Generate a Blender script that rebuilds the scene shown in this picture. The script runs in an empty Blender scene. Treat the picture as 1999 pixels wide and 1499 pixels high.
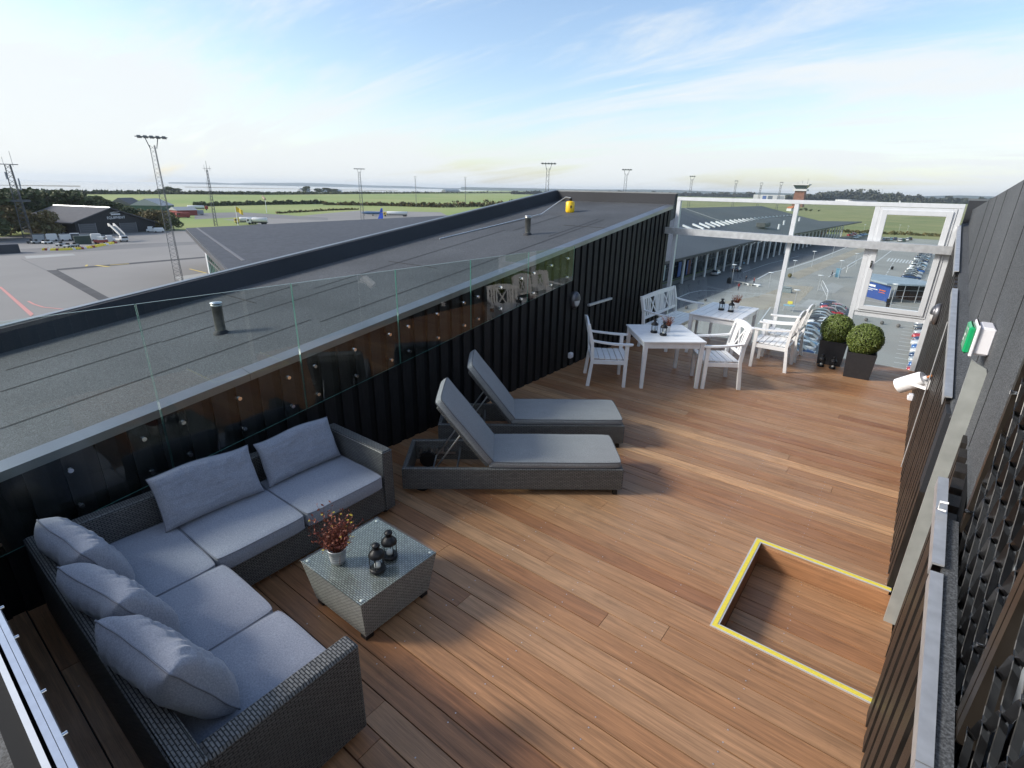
import bpy, math, random
import numpy as np
from mathutils import Vector, Matrix, noise as mnoise
random.seed(7)
R = math.radians
# ------------------------------------------------------------------ camera, sky, sun, exposure
scene = bpy.context.scene
H = 2.7; ZG = -17.3                       # camera above the deck; airfield ground level
FPX = 1014.7; PITCH, ROLL, YAW = R(20.5275), R(1.20786), R(-37.1874)
def cam_axes():
    fwd = Vector((math.sin(YAW)*math.cos(PITCH), math.cos(YAW)*math.cos(PITCH), -math.sin(PITCH)))
    right = Vector((math.cos(YAW), -math.sin(YAW), 0)); up = right.cross(fwd)
    r2 = math.cos(ROLL)*right + math.sin(ROLL)*up; u2 = -math.sin(ROLL)*right + math.cos(ROLL)*up
    return r2, u2, fwd
CR, CU, CF = cam_axes(); CP = Vector((0, 0, H))
cd = bpy.data.cameras.new('camera'); cam = bpy.data.objects.new('camera', cd); scene.collection.objects.link(cam)
cam.matrix_world = Matrix.Translation(CP) @ Matrix((CR, CU, -CF)).transposed().to_4x4()
cd.sensor_width = 36; cd.lens = 36*FPX/1999; cd.clip_start = .05; cd.clip_end = 60000
scene.camera = cam
SUN_EL, SUN_AZ = R(30), Vector((-.76, -.65, 0)).normalized()     # direction TOWARDS the sun
w = bpy.data.worlds.new("World"); scene.world = w; w.use_nodes = True
nt = w.node_tree; N = nt.nodes; L = nt.links; N.clear()
def nn(t, **k):
    n = N.new(t)
    for a, b in k.items(): setattr(n, a, b)
    return n
sky = nn('ShaderNodeTexSky', sky_type='NISHITA', sun_disc=False, sun_elevation=SUN_EL, sun_rotation=math.atan2(SUN_AZ.x, SUN_AZ.y), air_density=1.0, dust_density=1.2, ozone_density=1.4)
tc = nn('ShaderNodeTexCoord'); sep = nn('ShaderNodeSeparateXYZ'); L.new(tc.outputs['Generated'], sep.inputs[0])
def wm(op, a, b=None, c=None):
    n = nn('ShaderNodeMath', operation=op)
    for i, v in enumerate((a, b, c)):
        if v is None: continue
        if isinstance(v, (int, float)): n.inputs[i].default_value = v
        else: L.new(v, n.inputs[i])
    return n.outputs[0]
den = wm('ADD', wm('MAXIMUM', sep.outputs[2], 0), .16)
cx_ = wm('DIVIDE', sep.outputs[0], den); cy_ = wm('DIVIDE', sep.outputs[1], den)
comb = nn('ShaderNodeCombineXYZ'); L.new(cx_, comb.inputs[0]); L.new(cy_, comb.inputs[1])
mp = nn('ShaderNodeMapping'); mp.inputs['Rotation'].default_value = (0, 0, R(37)); mp.inputs['Scale'].default_value = (.32, 1.15, 1); mp.inputs['Location'].default_value = (.6, .35, 0)
L.new(comb.outputs[0], mp.inputs[0])
n1 = nn('ShaderNodeTexNoise'); n1.inputs['Scale'].default_value = 1.1; n1.inputs['Detail'].default_value = 9; n1.inputs['Roughness'].default_value = .66; n1.inputs['Distortion'].default_value = .5
L.new(mp.outputs[0], n1.inputs[0])
n2 = nn('ShaderNodeTexNoise'); n2.inputs['Scale'].default_value = .55; n2.inputs['Detail'].default_value = 2
L.new(comb.outputs[0], n2.inputs[0])
csum = wm('ADD', wm('ADD', wm('MULTIPLY', n1.outputs[0], 1.7), -.34), wm('MULTIPLY', n2.outputs[0], .7))
# whiter towards the horizon and towards the west (left of the view), bluer overhead and to the north
lowb = wm('MAXIMUM', wm('MULTIPLY', wm('SUBTRACT', .17, sep.outputs[2]), 1.5), -.10)
westb = wm('MULTIPLY', wm('ADD', sep.outputs[0], .45), -.06)
cov = wm('ADD', csum, wm('ADD', lowb, westb))
ramp = nn('ShaderNodeMapRange', interpolation_type='SMOOTHSTEP'); ramp.inputs['From Min'].default_value = .70; ramp.inputs['From Max'].default_value = 1.12
ramp.inputs['To Max'].default_value = .93
L.new(cov, ramp.inputs['Value'])
SKY = .10
mixc = nn('ShaderNodeMixRGB'); L.new(ramp.outputs[0], mixc.inputs[0]); 
skyg = nn('ShaderNodeMixRGB', blend_type='MULTIPLY'); skyg.inputs[0].default_value = 1; L.new(sky.outputs[0], skyg.inputs[1]); skyg.inputs[2].default_value = (1.04, 1.03, 1.03, 1)
L.new(skyg.outputs[0], mixc.inputs[1]); mixc.inputs[2].default_value = (.41/SKY, .43/SKY, .44/SKY, 1)
bg = nn('ShaderNodeBackground'); bg.inputs[1].default_value = SKY; L.new(mixc.outputs[0], bg.inputs[0])
ow = nn('ShaderNodeOutputWorld'); L.new(bg.outputs[0], ow.inputs[0])
sd = bpy.data.lights.new('sun', 'SUN'); sd.energy = 1.85; sd.angle = R(12); sd.color = (1, .94, .85)
so = bpy.data.objects.new('sun', sd); scene.collection.objects.link(so)
sv = Vector((SUN_AZ.x*math.cos(SUN_EL), SUN_AZ.y*math.cos(SUN_EL), math.sin(SUN_EL)))
so.rotation_euler = sv.to_track_quat('Z', 'Y').to_euler()
scene.view_settings.view_transform = 'Standard'; scene.view_settings.look = 'None'; scene.view_settings.exposure = 1.15
scene.view_settings.gamma = 1
try: scene.cycles.max_bounces = 10; scene.cycles.transparent_max_bounces = 24; scene.cycles.use_denoising = True
except Exception: pass

# ------------------------------------------------------------------ helpers
def ray(x, y): return CR*((x-999.5)/FPX) - CU*((y-749.5)/FPX) + CF
def P(x, y, z=ZG):
    d = ray(x, y); return CP + d*((z-H)/d.z)
def PX(x, y, X): d = ray(x, y); return CP + d*(X/d.x)
def PY(x, y, Y): d = ray(x, y); return CP + d*(Y/d.y)
def link(o): scene.collection.objects.link(o)
class MB:
    def __init__(s): s.v = []; s.f = []; s.m = []; s.sm = []
    def add(s, vs, fs, m=0, smooth=False):
        b = len(s.v); s.v += [tuple(p) for p in vs]; s.f += [tuple(b+i for i in f) for f in fs]
        s.m += [m]*len(fs); s.sm += [smooth]*len(fs); return s
    def box(s, a, b, m=0):
        x0, y0, z0 = (min(a[i], b[i]) for i in range(3)); x1, y1, z1 = (max(a[i], b[i]) for i in range(3))
        return s.add([(x0,y0,z0),(x1,y0,z0),(x1,y1,z0),(x0,y1,z0),(x0,y0,z1),(x1,y0,z1),(x1,y1,z1),(x0,y1,z1)],
              [(0,3,2,1),(4,5,6,7),(0,1,5,4),(1,2,6,5),(2,3,7,6),(3,0,4,7)], m)
    def hexa(s, p, m=0):       # 8 corners: bottom ring, top ring
        return s.add(p, [(0,3,2,1),(4,5,6,7),(0,1,5,4),(1,2,6,5),(2,3,7,6),(3,0,4,7)], m)
    def bbox(s, a, b, r=.01, m=0):   # box with chamfered edges
        x0, y0, z0 = (min(a[i], b[i]) for i in range(3)); x1, y1, z1 = (max(a[i], b[i]) for i in range(3))
        r = min(r, (x1-x0)*.49, (y1-y0)*.49, (z1-z0)*.49); rings = []
        def ring(z, ins): 
            X0, X1, Y0, Y1 = x0+ins, x1-ins, y0+ins, y1-ins; q = r*.6
            return [(X0+q,Y0,z),(X1-q,Y0,z),(X1,Y0+q,z),(X1,Y1-q,z),(X1-q,Y1,z),(X0+q,Y1,z),(X0,Y1-q,z),(X0,Y0+q,z)]
        vs = ring(z0, r) + ring(z0+r, 0) + ring(z1-r, 0) + ring(z1, r); fs = [tuple(reversed(range(8))), tuple(range(24, 32))]
        for k in range(3):
            for i in range(8): j = (i+1) % 8; fs.append((k*8+i, k*8+j, k*8+8+j, k*8+8+i))
        return s.add(vs, fs, m)
    def beam(s, p, q, w, h, m=0, up=(0,0,1)):   # bar with rectangular section
        p, q = Vector(p), Vector(q); d = (q-p).normalized(); u = Vector(up)
        if abs(d.dot(u)) > .98: u = Vector((1, 0, 0))
        a = d.cross(u).normalized(); b = a.cross(d).normalized(); a *= w/2; b *= h/2
        return s.hexa([p-a-b, p+a-b, p+a+b, p-a+b, q-a-b, q+a-b, q+a+b, q-a+b], m)
    def tube(s, pts, r, n=6, m=0, smooth=True):
        pts = [Vector(p) for p in pts]; rr = r if isinstance(r, (list, tuple)) else [r]*len(pts); vs = []; fs = []
        for i, p in enumerate(pts):
            d = (pts[min(i+1, len(pts)-1)] - pts[max(i-1, 0)]).normalized()
            u = Vector((0, 0, 1)) if abs(d.z) < .9 else Vector((1, 0, 0)); a = d.cross(u).normalized(); b = a.cross(d)
            vs += [p + (a*math.cos(2*math.pi*k/n) + b*math.sin(2*math.pi*k/n))*rr[i] for k in range(n)]
        for i in range(len(pts)-1):
            for k in range(n): j = (k+1) % n; fs.append((i*n+k, i*n+j, i*n+n+j, i*n+n+k))
        s.add(vs, fs, m, smooth); s.add(vs[:n], [tuple(range(n))], m); return s.add(vs[-n:], [tuple(reversed(range(n)))], m)
    def lathe(s, prof, c=(0,0,0), n=20, m=0, smooth=True, caps=True):
        vs = []; fs = []; c = Vector(c)
        for r, z in prof: vs += [c + Vector((r*math.cos(2*math.pi*k/n), r*math.sin(2*math.pi*k/n), z)) for k in range(n)]
        for i in range(len(prof)-1):
            for k in range(n): j = (k+1) % n; fs.append((i*n+k, i*n+j, i*n+n+j, i*n+n+k))
        s.add(vs, fs, m, smooth)
        if caps: s.add(vs[:n], [tuple(reversed(range(n)))], m); s.add(vs[-n:], [tuple(range(n))], m)
        return s
    def grid(s, nu, nv, fn, m=0, smooth=True, wrap=False):
        vs = [fn(i/(nu-1), j/(nv-1)) for i in range(nu) for j in range(nv)]
        fs = [(i*nv+j, (i+1)*nv+j, (i+1)*nv+j+1, i*nv+j+1) for i in range(nu-1) for j in range(nv-1)]
        return s.add(vs, fs, m, smooth)
    def poly(s, pts, m=0): return s.add(pts, [tuple(range(len(pts)))], m)
    def prism(s, pts, d, m=0):   # polygon extruded along d
        d = Vector(d); pts = [Vector(p) for p in pts]; n = len(pts)
        return s.add(pts + [p+d for p in pts], [tuple(reversed(range(n))), tuple(range(n, 2*n))] + [(i, (i+1) % n, n+(i+1) % n, n+i) for i in range(n)], m)
    def xf(s, M):
        s.v = [tuple(M @ Vector(p)) for p in s.v]; return s
    def build(s, name, mats, parent=None, loc=None, recalc=False):
        me = bpy.data.meshes.new(name); me.from_pydata(s.v, [], s.f)
        if not isinstance(mats, (list, tuple)): mats = [mats]
        for mt in mats: me.materials.append(mt)
        me.polygons.foreach_set('material_index', s.m); me.polygons.foreach_set('use_smooth', s.sm)
        me.update()
        if recalc:
            import bmesh
            bm = bmesh.new(); bm.from_mesh(me); bmesh.ops.recalc_face_normals(bm, faces=bm.faces); bm.to_mesh(me); bm.free()
        uv = me.uv_layers.new(name='UVMap')
        nl = len(me.loops); vi = np.empty(nl, int); me.loops.foreach_get('vertex_index', vi)
        co = np.empty(len(me.vertices)*3); me.vertices.foreach_get('co', co); co = co.reshape(-1, 3)
        nf = len(me.polygons); nr = np.empty(nf*3); me.polygons.foreach_get('normal', nr); nr = np.abs(nr.reshape(-1, 3))
        tot = np.empty(nf, int); me.polygons.foreach_get('loop_total', tot); dom = np.repeat(np.argmax(nr, 1), tot)
        c = co[vi]; u = np.where(dom == 0, c[:, 1], c[:, 0]); v = np.where(dom == 2, c[:, 1], c[:, 2])
        uv.data.foreach_set('uv', np.stack([u, v], 1).ravel())
        o = bpy.data.objects.new(name, me); link(o)
        if parent is not None: o.parent = parent
        if loc is not None: o.location = loc
        return o
def tag(o, label=None, cat=None, group=None, kind=None):
    if label: o['label'] = label
    if cat: o['category'] = cat
    if group: o['group'] = group
    if kind: o['kind'] = kind
    return o
def thing(name, label, cat, loc=(0,0,0), rz=0, group=None):
    o = bpy.data.objects.new(name, None); link(o); o.empty_display_size = .1
    o.location = loc; o.rotation_euler = (0, 0, rz); return tag(o, label, cat, group)
def copy_tree(o, parent=None):
    c = o.copy(); link(c); c.parent = parent
    for ch in list(o.children): copy_tree(ch, c)
    return c
def recolor(o, slot_mat):   # give a copied part its own paint, through the object slot
    o.material_slots[0].link = 'OBJECT'; o.material_slots[0].material = slot_mat

# ------------------------------------------------------------------ materials
MATS = {}
def mat(name, col, rough=.6, metal=0., var=.0, vscale=8, bump=0., bscale=40, spec=.5, coord='Object', stretch=(1,1,1), coat=0., detail=4, col2=None):
    if name in MATS: return MATS[name]
    m = bpy.data.materials.new(name); m.use_nodes = True; t = m.node_tree; b = t.nodes['Principled BSDF']
    b.inputs['Base Color'].default_value = (*col, 1); b.inputs['Roughness'].default_value = rough; b.inputs['Metallic'].default_value = metal
    b.inputs['Specular IOR Level'].default_value = spec; b.inputs['Coat Weight'].default_value = coat
    if var or bump or col2:
        c = t.nodes.new('ShaderNodeTexCoord'); mpn = t.nodes.new('ShaderNodeMapping'); mpn.inputs['Scale'].default_value = stretch
        t.links.new(c.outputs[coord], mpn.inputs[0])
        if var or col2:
            n = t.nodes.new('ShaderNodeTexNoise'); n.inputs['Scale'].default_value = vscale; n.inputs['Detail'].default_value = detail; t.links.new(mpn.outputs[0], n.inputs[0])
            r = t.nodes.new('ShaderNodeValToRGB'); r.color_ramp.elements[0].position = .3; r.color_ramp.elements[1].position = .7
            c2 = col2 or tuple(x*(1+var) for x in col); c1 = col if col2 else tuple(x*(1-var) for x in col)
            r.color_ramp.elements[0].color = (*c1, 1); r.color_ramp.elements[1].color = (*c2, 1)
            t.links.new(n.outputs[0], r.inputs[0]); t.links.new(r.outputs[0], b.inputs['Base Color'])
        if bump:
            n = t.nodes.new('ShaderNodeTexNoise'); n.inputs['Scale'].default_value = bscale; n.inputs['Detail'].default_value = 3; t.links.new(mpn.outputs[0], n.inputs[0])
            bp = t.nodes.new('ShaderNodeBump'); bp.inputs['Strength'].default_value = bump; bp.inputs['Distance'].default_value = .01
            t.links.new(n.outputs[0], bp.inputs['Height']); t.links.new(bp.outputs[0], b.inputs['Normal'])
    MATS[name] = m; return m
def node_mat(name):
    m = bpy.data.materials.new(name); m.use_nodes = True; t = m.node_tree; return m, t, t.nodes['Principled BSDF']
def ln(t, kind, **inp):
    n = t.nodes.new(kind)
    for k, v in inp.items():
        if k.startswith('_'): setattr(n, k[1:], v); continue
        k2 = int(k[1:]) if k[0] == 'i' and k[1:].isdigit() else k
        s = n.inputs[k2]
        if hasattr(v, 'is_linked') or hasattr(v, 'links'): t.links.new(v, s)
        else: s.default_value = v
    return n
# --- roofing felt: mineral granules
def felt(name, base, amp, gran=260):
    m, t, b = node_mat(name); c = ln(t, 'ShaderNodeTexCoord')
    n = ln(t, 'ShaderNodeTexNoise', i0=c.outputs['Object'], Scale=float(gran), Detail=2.0); n3 = ln(t, 'ShaderNodeTexNoise', i0=c.outputs['Object'], Scale=.8, Detail=5.0)
    n4 = ln(t, 'ShaderNodeTexNoise', i0=c.outputs['Object'], Scale=float(gran)*.32, Detail=1.0)
    r = ln(t, 'ShaderNodeMapRange', Value=n.outputs[0]); r.inputs[1].default_value = .38; r.inputs[2].default_value = .66; r.inputs[3].default_value = 1-amp; r.inputs[4].default_value = 1+amp*1.5
    r2 = ln(t, 'ShaderNodeMapRange', Value=n3.outputs[0]); r2.inputs[1].default_value = .3; r2.inputs[2].default_value = .7; r2.inputs[3].default_value = .74; r2.inputs[4].default_value = 1.24
    r4 = ln(t, 'ShaderNodeMapRange', Value=n4.outputs[0]); r4.inputs[1].default_value = .35; r4.inputs[2].default_value = .65; r4.inputs[3].default_value = 1-amp*.25; r4.inputs[4].default_value = 1+amp*.3
    mu = ln(t, 'ShaderNodeMath', _operation='MULTIPLY', i0=r.outputs[0], i1=r2.outputs[0]); mu = ln(t, 'ShaderNodeMath', _operation='MULTIPLY', i0=mu.outputs[0], i1=r4.outputs[0])
    v = ln(t, 'ShaderNodeVectorMath', _operation='SCALE'); v.inputs[0].default_value = base; t.links.new(mu.outputs[0], v.inputs['Scale'])
    t.links.new(v.outputs[0], b.inputs['Base Color']); b.inputs['Roughness'].default_value = .75
    bp = ln(t, 'ShaderNodeBump', Strength=.35, Distance=.004, Height=n.outputs[0]); t.links.new(bp.outputs[0], b.inputs['Normal'])
    MATS[name] = m; return m
M_felt = felt('roof_felt', (.062, .066, .070), .46, 130)
M_feltwall = felt('roof_felt_wall', (.070, .075, .080), .6, 140)
M_feltdark = felt('roof_felt_dark', (.020, .022, .027), .25)
M_feltfar = felt('roof_felt_far', (.050, .054, .064), .15, 3)
M_seam = mat('felt_seam', (.022, .023, .025), .8)
# --- hardwood deck: tone per board from a colour attribute
def wood(name, mulv=1.0):
    m, t, b = node_mat(name); c = ln(t, 'ShaderNodeTexCoord'); a = ln(t, 'ShaderNodeAttribute'); a.attribute_name = 'tone'
    sp = ln(t, 'ShaderNodeSeparateColor', i0=a.outputs['Color'])
    off = ln(t, 'ShaderNodeCombineXYZ', i0=sp.outputs[1], i1=sp.outputs[2]); off2 = ln(t, 'ShaderNodeVectorMath', _operation='SCALE', i0=off.outputs[0]); off2.inputs['Scale'].default_value = 37
    ad = ln(t, 'ShaderNodeVectorMath', _operation='ADD', i0=c.outputs['Object'], i1=off2.outputs[0])
    mp1 = ln(t, 'ShaderNodeMapping', i0=ad.outputs[0]); mp1.inputs['Scale'].default_value = (1.2, 22, 22)
    g = ln(t, 'ShaderNodeTexNoise', i0=mp1.outputs[0], Scale=1.6, Detail=6.0, Roughness=.62, Distortion=.35)
    mp2 = ln(t, 'ShaderNodeMapping', i0=ad.outputs[0]); mp2.inputs['Scale'].default_value = (6, 260, 260)
    g2 = ln(t, 'ShaderNodeTexNoise', i0=mp2.outputs[0], Scale=1.0, Detail=3.0)
    cr = ln(t, 'ShaderNodeValToRGB', i0=sp.outputs[0]); e = cr.color_ramp.elements
    e[0].position = 0; e[0].color = (.25, .104, .044, 1); e[1].position = 1; e[1].color = (.53, .30, .150, 1)
    for p, col in ((.25, (.325, .152, .068, 1)), (.5, (.365, .190, .090, 1)), (.72, (.39, .22, .115, 1)), (.88, (.40, .225, .115, 1))):
        x = e.new(p); x.color = col
    r1 = ln(t, 'ShaderNodeMapRange', Value=g.outputs[0]); r1.inputs[1].default_value = .28; r1.inputs[2].default_value = .72; r1.inputs[3].default_value = .60; r1.inputs[4].default_value = 1.36
    r2 = ln(t, 'ShaderNodeMapRange', Value=g2.outputs[0]); r2.inputs[1].default_value = .3; r2.inputs[2].default_value = .7; r2.inputs[3].default_value = .84; r2.inputs[4].default_value = 1.14
    mu = ln(t, 'ShaderNodeMath', _operation='MULTIPLY', i0=r1.outputs[0], i1=r2.outputs[0]); mu2 = ln(t, 'ShaderNodeMath', _operation='MULTIPLY', i0=mu.outputs[0], i1=mulv)
    v = ln(t, 'ShaderNodeVectorMath', _operation='SCALE', i0=cr.outputs[0]); t.links.new(mu2.outputs[0], v.inputs['Scale'])
    # greyed, weathered patches
    gw = ln(t, 'ShaderNodeTexNoise', i0=c.outputs['Object'], Scale=.9, Detail=5.0); rw = ln(t, 'ShaderNodeMapRange', Value=gw.outputs[0]); rw.inputs[1].default_value = .45; rw.inputs[2].default_value = .75; rw.inputs[3].default_value = 0; rw.inputs[4].default_value = .24
    mx = ln(t, 'ShaderNodeMixRGB', i0=rw.outputs[0], i1=v.outputs[0]); mx.inputs[2].default_value = (.40, .27, .18, 1)
    st = ln(t, 'ShaderNodeTexNoise', i0=c.outputs['Object'], Scale=2.3, Detail=7.0, Roughness=.7); rs = ln(t, 'ShaderNodeMapRange', Value=st.outputs[0]); rs.inputs[1].default_value = .56; rs.inputs[2].default_value = .70; rs.inputs[3].default_value = 1.0; rs.inputs[4].default_value = .80
    vs_ = ln(t, 'ShaderNodeVectorMath', _operation='SCALE', i0=mx.outputs[0]); t.links.new(rs.outputs[0], vs_.inputs['Scale'])
    rr_ = ln(t, 'ShaderNodeMapRange', Value=st.outputs[0]); rr_.inputs[1].default_value = .3; rr_.inputs[2].default_value = .7; rr_.inputs[3].default_value = .36; rr_.inputs[4].default_value = .58; t.links.new(rr_.outputs[0], b.inputs['Roughness'])
    t.links.new(vs_.outputs[0], b.inputs['Base Color']); b.inputs['Roughness'].default_value = .44; b.inputs['Specular IOR Level'].default_value = .5
    bp = ln(t, 'ShaderNodeBump', Strength=.35, Distance=.003, Height=g2.outputs[0]); t.links.new(bp.outputs[0], b.inputs['Normal'])
    MATS[name] = m; return m
M_wood = wood('deck_hardwood', 1.02)
# --- woven rattan from the box UV
def rattan(name, col, colgap, bw=.028, bh=.011, rough=.5):
    m, t, b = node_mat(name); u = ln(t, 'ShaderNodeUVMap')
    br = ln(t, 'ShaderNodeTexBrick', i0=u.outputs[0], Scale=1.0); br.inputs['Color1'].default_value = (*col, 1); br.inputs['Color2'].default_value = (*[x*.72 for x in col], 1); br.inputs['Mortar'].default_value = (*colgap, 1)
    br.inputs['Mortar Size'].default_value = .0030; br.inputs['Mortar Smooth'].default_value = .6; br.inputs['Brick Width'].default_value = bw; br.inputs['Row Height'].default_value = bh; br.offset = .5
    t.links.new(br.outputs[0], b.inputs['Base Color']); b.inputs['Roughness'].default_value = rough
    bp = ln(t, 'ShaderNodeBump', Strength=.9, Distance=.006, Height=br.outputs['Fac']); bp.invert = True; t.links.new(bp.outputs[0], b.inputs['Normal'])
    MATS[name] = m; return m
M_rattan = rattan('woven_rattan_charcoal', (.185, .185, .178), (.010, .010, .010), .036, .014)
M_rattanT = rattan('woven_rattan_table', (.46, .47, .44), (.06, .06, .06), .030, .013, .4)
# --- fabric
def fabric(name, col, sc=900, wr=0.0):
    m, t, b = node_mat(name); c = ln(t, 'ShaderNodeTexCoord'); n = ln(t, 'ShaderNodeTexNoise', i0=c.outputs['Object'], Scale=float(sc)*.35, Detail=3.0); n2_ = ln(t, 'ShaderNodeTexNoise', i0=c.outputs['Object'], Scale=3.0, Detail=3.0)
    r1 = ln(t, 'ShaderNodeMapRange', Value=n.outputs[0]); r1.inputs[1].default_value = .3; r1.inputs[2].default_value = .7; r1.inputs[3].default_value = .78; r1.inputs[4].default_value = 1.22
    r2 = ln(t, 'ShaderNodeMapRange', Value=n2_.outputs[0]); r2.inputs[1].default_value = .3; r2.inputs[2].default_value = .7; r2.inputs[3].default_value = .95; r2.inputs[4].default_value = 1.05
    mu = ln(t, 'ShaderNodeMath', _operation='MULTIPLY', i0=r1.outputs[0], i1=r2.outputs[0])
    v = ln(t, 'ShaderNodeVectorMath', _operation='SCALE'); v.inputs[0].default_value = col; t.links.new(mu.outputs[0], v.inputs['Scale']); t.links.new(v.outputs[0], b.inputs['Base Color'])
    b.inputs['Roughness'].default_value = .85; b.inputs['Sheen Weight'].default_value = .25; b.inputs['Specular IOR Level'].default_value = .2
    bp = ln(t, 'ShaderNodeBump', Strength=.25, Distance=.002, Height=n.outputs[0]); t.links.new(bp.outputs[0], b.inputs['Normal'])
    MATS[name] = m; return m
M_cush = fabric('grey_lilac_fabric', (.28, .297, .345), 420); M_pipe = mat('cushion_piping', (.19, .20, .235), .8)
M_lcush = fabric('lounger_canvas', (.225, .232, .235), 420); M_lpipe = mat('lounger_piping', (.10, .105, .115), .8)
# --- glass: clear transmission plus mirror reflection by angle, light green tint
def glass(name, tint, k=1.0):
    m = bpy.data.materials.new(name); m.use_nodes = True; t = m.node_tree; t.nodes.clear()
    o = t.nodes.new('ShaderNodeOutputMaterial'); fr = ln(t, 'ShaderNodeFresnel', IOR=1.5); ge = ln(t, 'ShaderNodeNewGeometry'); fb = ln(t, 'ShaderNodeMath', _operation='SUBTRACT', i0=1.0, i1=ge.outputs['Backfacing']); fr = ln(t, 'ShaderNodeMath', _operation='MULTIPLY', i0=fr.outputs[0], i1=fb.outputs[0]); mu = ln(t, 'ShaderNodeMath', _operation='MULTIPLY', i0=fr.outputs[0], i1=k); mu.use_clamp = True
    tr = ln(t, 'ShaderNodeBsdfTransparent', Color=(*tint, 1)); gl = ln(t, 'ShaderNodeBsdfGlossy', Roughness=0.0); mx = ln(t, 'ShaderNodeMixShader', i0=mu.outputs[0], i1=tr.outputs[0], i2=gl.outputs[0]); t.links.new(mx.outputs[0], o.inputs[0])
    MATS[name] = m; return m
M_glass = glass('clear_green_glass', (.93, .97, .96), 1.45); M_gedge = mat('glass_edge', (.07, .17, .15), .15, spec=.6)
M_screen = glass('screen_glass', (.95, .98, .975), 1.8); M_jar = glass('lantern_glass', (.9, .92, .92), .8)
M_alu = mat('brushed_aluminium', (.62, .63, .64), .32, 1.0, .06, 30, stretch=(1, 1, 20)); M_galv = mat('galvanised_steel', (.58, .59, .60), .45, .7, .12, 14, .08, 30)
M_white = mat('white_paint', (.84, .84, .83), .42, 0, .04, 14); M_frame = mat('white_lacquered_aluminium', (.60, .62, .64), .3, .0, .05, 10)
M_wframe = mat('window_frame_white', (.58, .60, .62), .3, 0, .04, 8)
M_chrome = mat('polished_steel', (.7, .7, .7), .14, 1.0); M_steel = mat('dull_steel_pipe', (.30, .30, .28), .38, .9, .15, 20)
M_cap = mat('aluminium_flashing', (.25, .26, .27), .36, .75, .15, 2)
M_bat = mat('black_stained_board', (.011, .011, .012), .62, 0, .35, 6, .2, 60, spec=.3, stretch=(6, 6, 1)); M_batback = mat('black_underlay', (.003, .003, .003), .9)
M_batR = mat('black_brown_stained_batten', (.020, .017, .015), .42, 0, .4, 8, .2, 60, stretch=(6, 6, 1))
M_yellow = mat('yellow_strip', (.80, .66, .07), .6, 0, .08, 60); M_planter = mat('charcoal_fibre_planter', (.022, .022, .025), .6, 0, .2, 30, .2, 120)
M_black = mat('black_metal', (.015, .015, .016), .45, .3, .2, 60); M_candle = mat('white_candle', (.75, .74, .70), .5)
M_mesh = mat('black_coated_mesh', (.010, .010, .011), .28, .4, coat=.3); M_bronze = mat('dark_bronze_profile', (.045, .036, .028), .35, .6)
M_darkgl = mat('dark_facade_glass', (.02, .03, .035), .05, 0, spec=1.0); M_fglass = mat('pale_reflecting_glass', (.55, .60, .64), .12, .0, .3, 1.6, spec=.8)
M_exitw = mat('white_plastic', (.78, .77, .80), .35); M_green = mat('exit_green', (.01, .33, .12), .3)
M_grassf = mat('grass_field', (.175, .26, .06), .95, 0, col2=(.29, .31, .105), vscale=.006, detail=8); M_meadow = mat('rough_meadow', (.27, .25, .10), .95, col2=(.15, .18, .055), vscale=.03, detail=8)
M_apron = mat('apron_concrete', (.235, .225, .21), .85, 0, .12, .03, detail=8); M_apron2 = mat('asphalt_band', (.175, .172, .168), .9, 0, .12, .05, detail=8); M_drain = mat('dark_asphalt', (.065, .065, .068), .9, 0, .2, .4)
M_pale = mat('pale_concrete', (.36, .36, .34), .85, 0, .1, .1, detail=8); M_road = mat('road_asphalt', (.125, .127, .128), .85, 0, .12, .08, detail=8); M_pave = mat('forecourt_paving', (.31, .305, .275), .8, 0, .14, .06, detail=8); M_sand = mat('sand_coloured_paving', (.36, .32, .25), .85, 0, .12, .2)
M_line = mat('white_road_paint', (.62, .63, .62), .7); M_yline = mat('yellow_road_paint', (.60, .46, .12), .7); M_rline = mat('red_road_paint', (.55, .25, .22), .7)
M_leaf = mat('dark_foliage', (.050, .075, .030), .8, 0, col2=(.11, .12, .045), vscale=.25); M_leaf2 = mat('autumn_foliage', (.095, .095, .035), .8, 0, col2=(.18, .13, .05), vscale=.3); M_trunk = mat('bark', (.06, .045, .035), .9)
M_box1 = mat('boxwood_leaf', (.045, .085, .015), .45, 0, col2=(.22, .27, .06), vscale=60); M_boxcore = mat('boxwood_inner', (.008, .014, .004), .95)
M_mast = mat('mast_steel', (.13, .14, .15), .6, .4)

# ------------------------------------------------------------------ the ground, water and markings
def sheet(name, pts, m, k, kind='structure', label=None, cat=None):
    b = MB(); b.poly([Vector((p[0], p[1], ZG + .004*k)) for p in pts]); o = b.build(name, m)
    n = o.data.polygons[0].normal
    if n.z < 0: o.data.flip_normals()
    tag(o, label, cat, kind=kind); return o
def pp(*ps): return [P(x, y) for x, y in ps]
m, t, b_ = node_mat('sea_water'); c_ = ln(t, 'ShaderNodeTexCoord'); nz = ln(t, 'ShaderNodeTexNoise', i0=c_.outputs['Object'], Scale=.05, Detail=4.0); bpn = ln(t, 'ShaderNodeBump', Strength=.08, Distance=.3, Height=nz.outputs[0]); t.links.new(bpn.outputs[0], b_.inputs['Normal'])
b_.inputs['Base Color'].default_value = (.30, .31, .32, 1); b_.inputs['Roughness'].default_value = .12; b_.inputs['Specular IOR Level'].default_value = 1.0
wb = MB(); wb.poly([(-30000, -12000, ZG-1.2), (-900, -12000, ZG-1.2), (-900, 9000, ZG-1.2), (-6000, 45000, ZG-1.2), (-30000, 45000, ZG-1.2)]); tag(wb.build('water', m), kind='structure')
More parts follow.
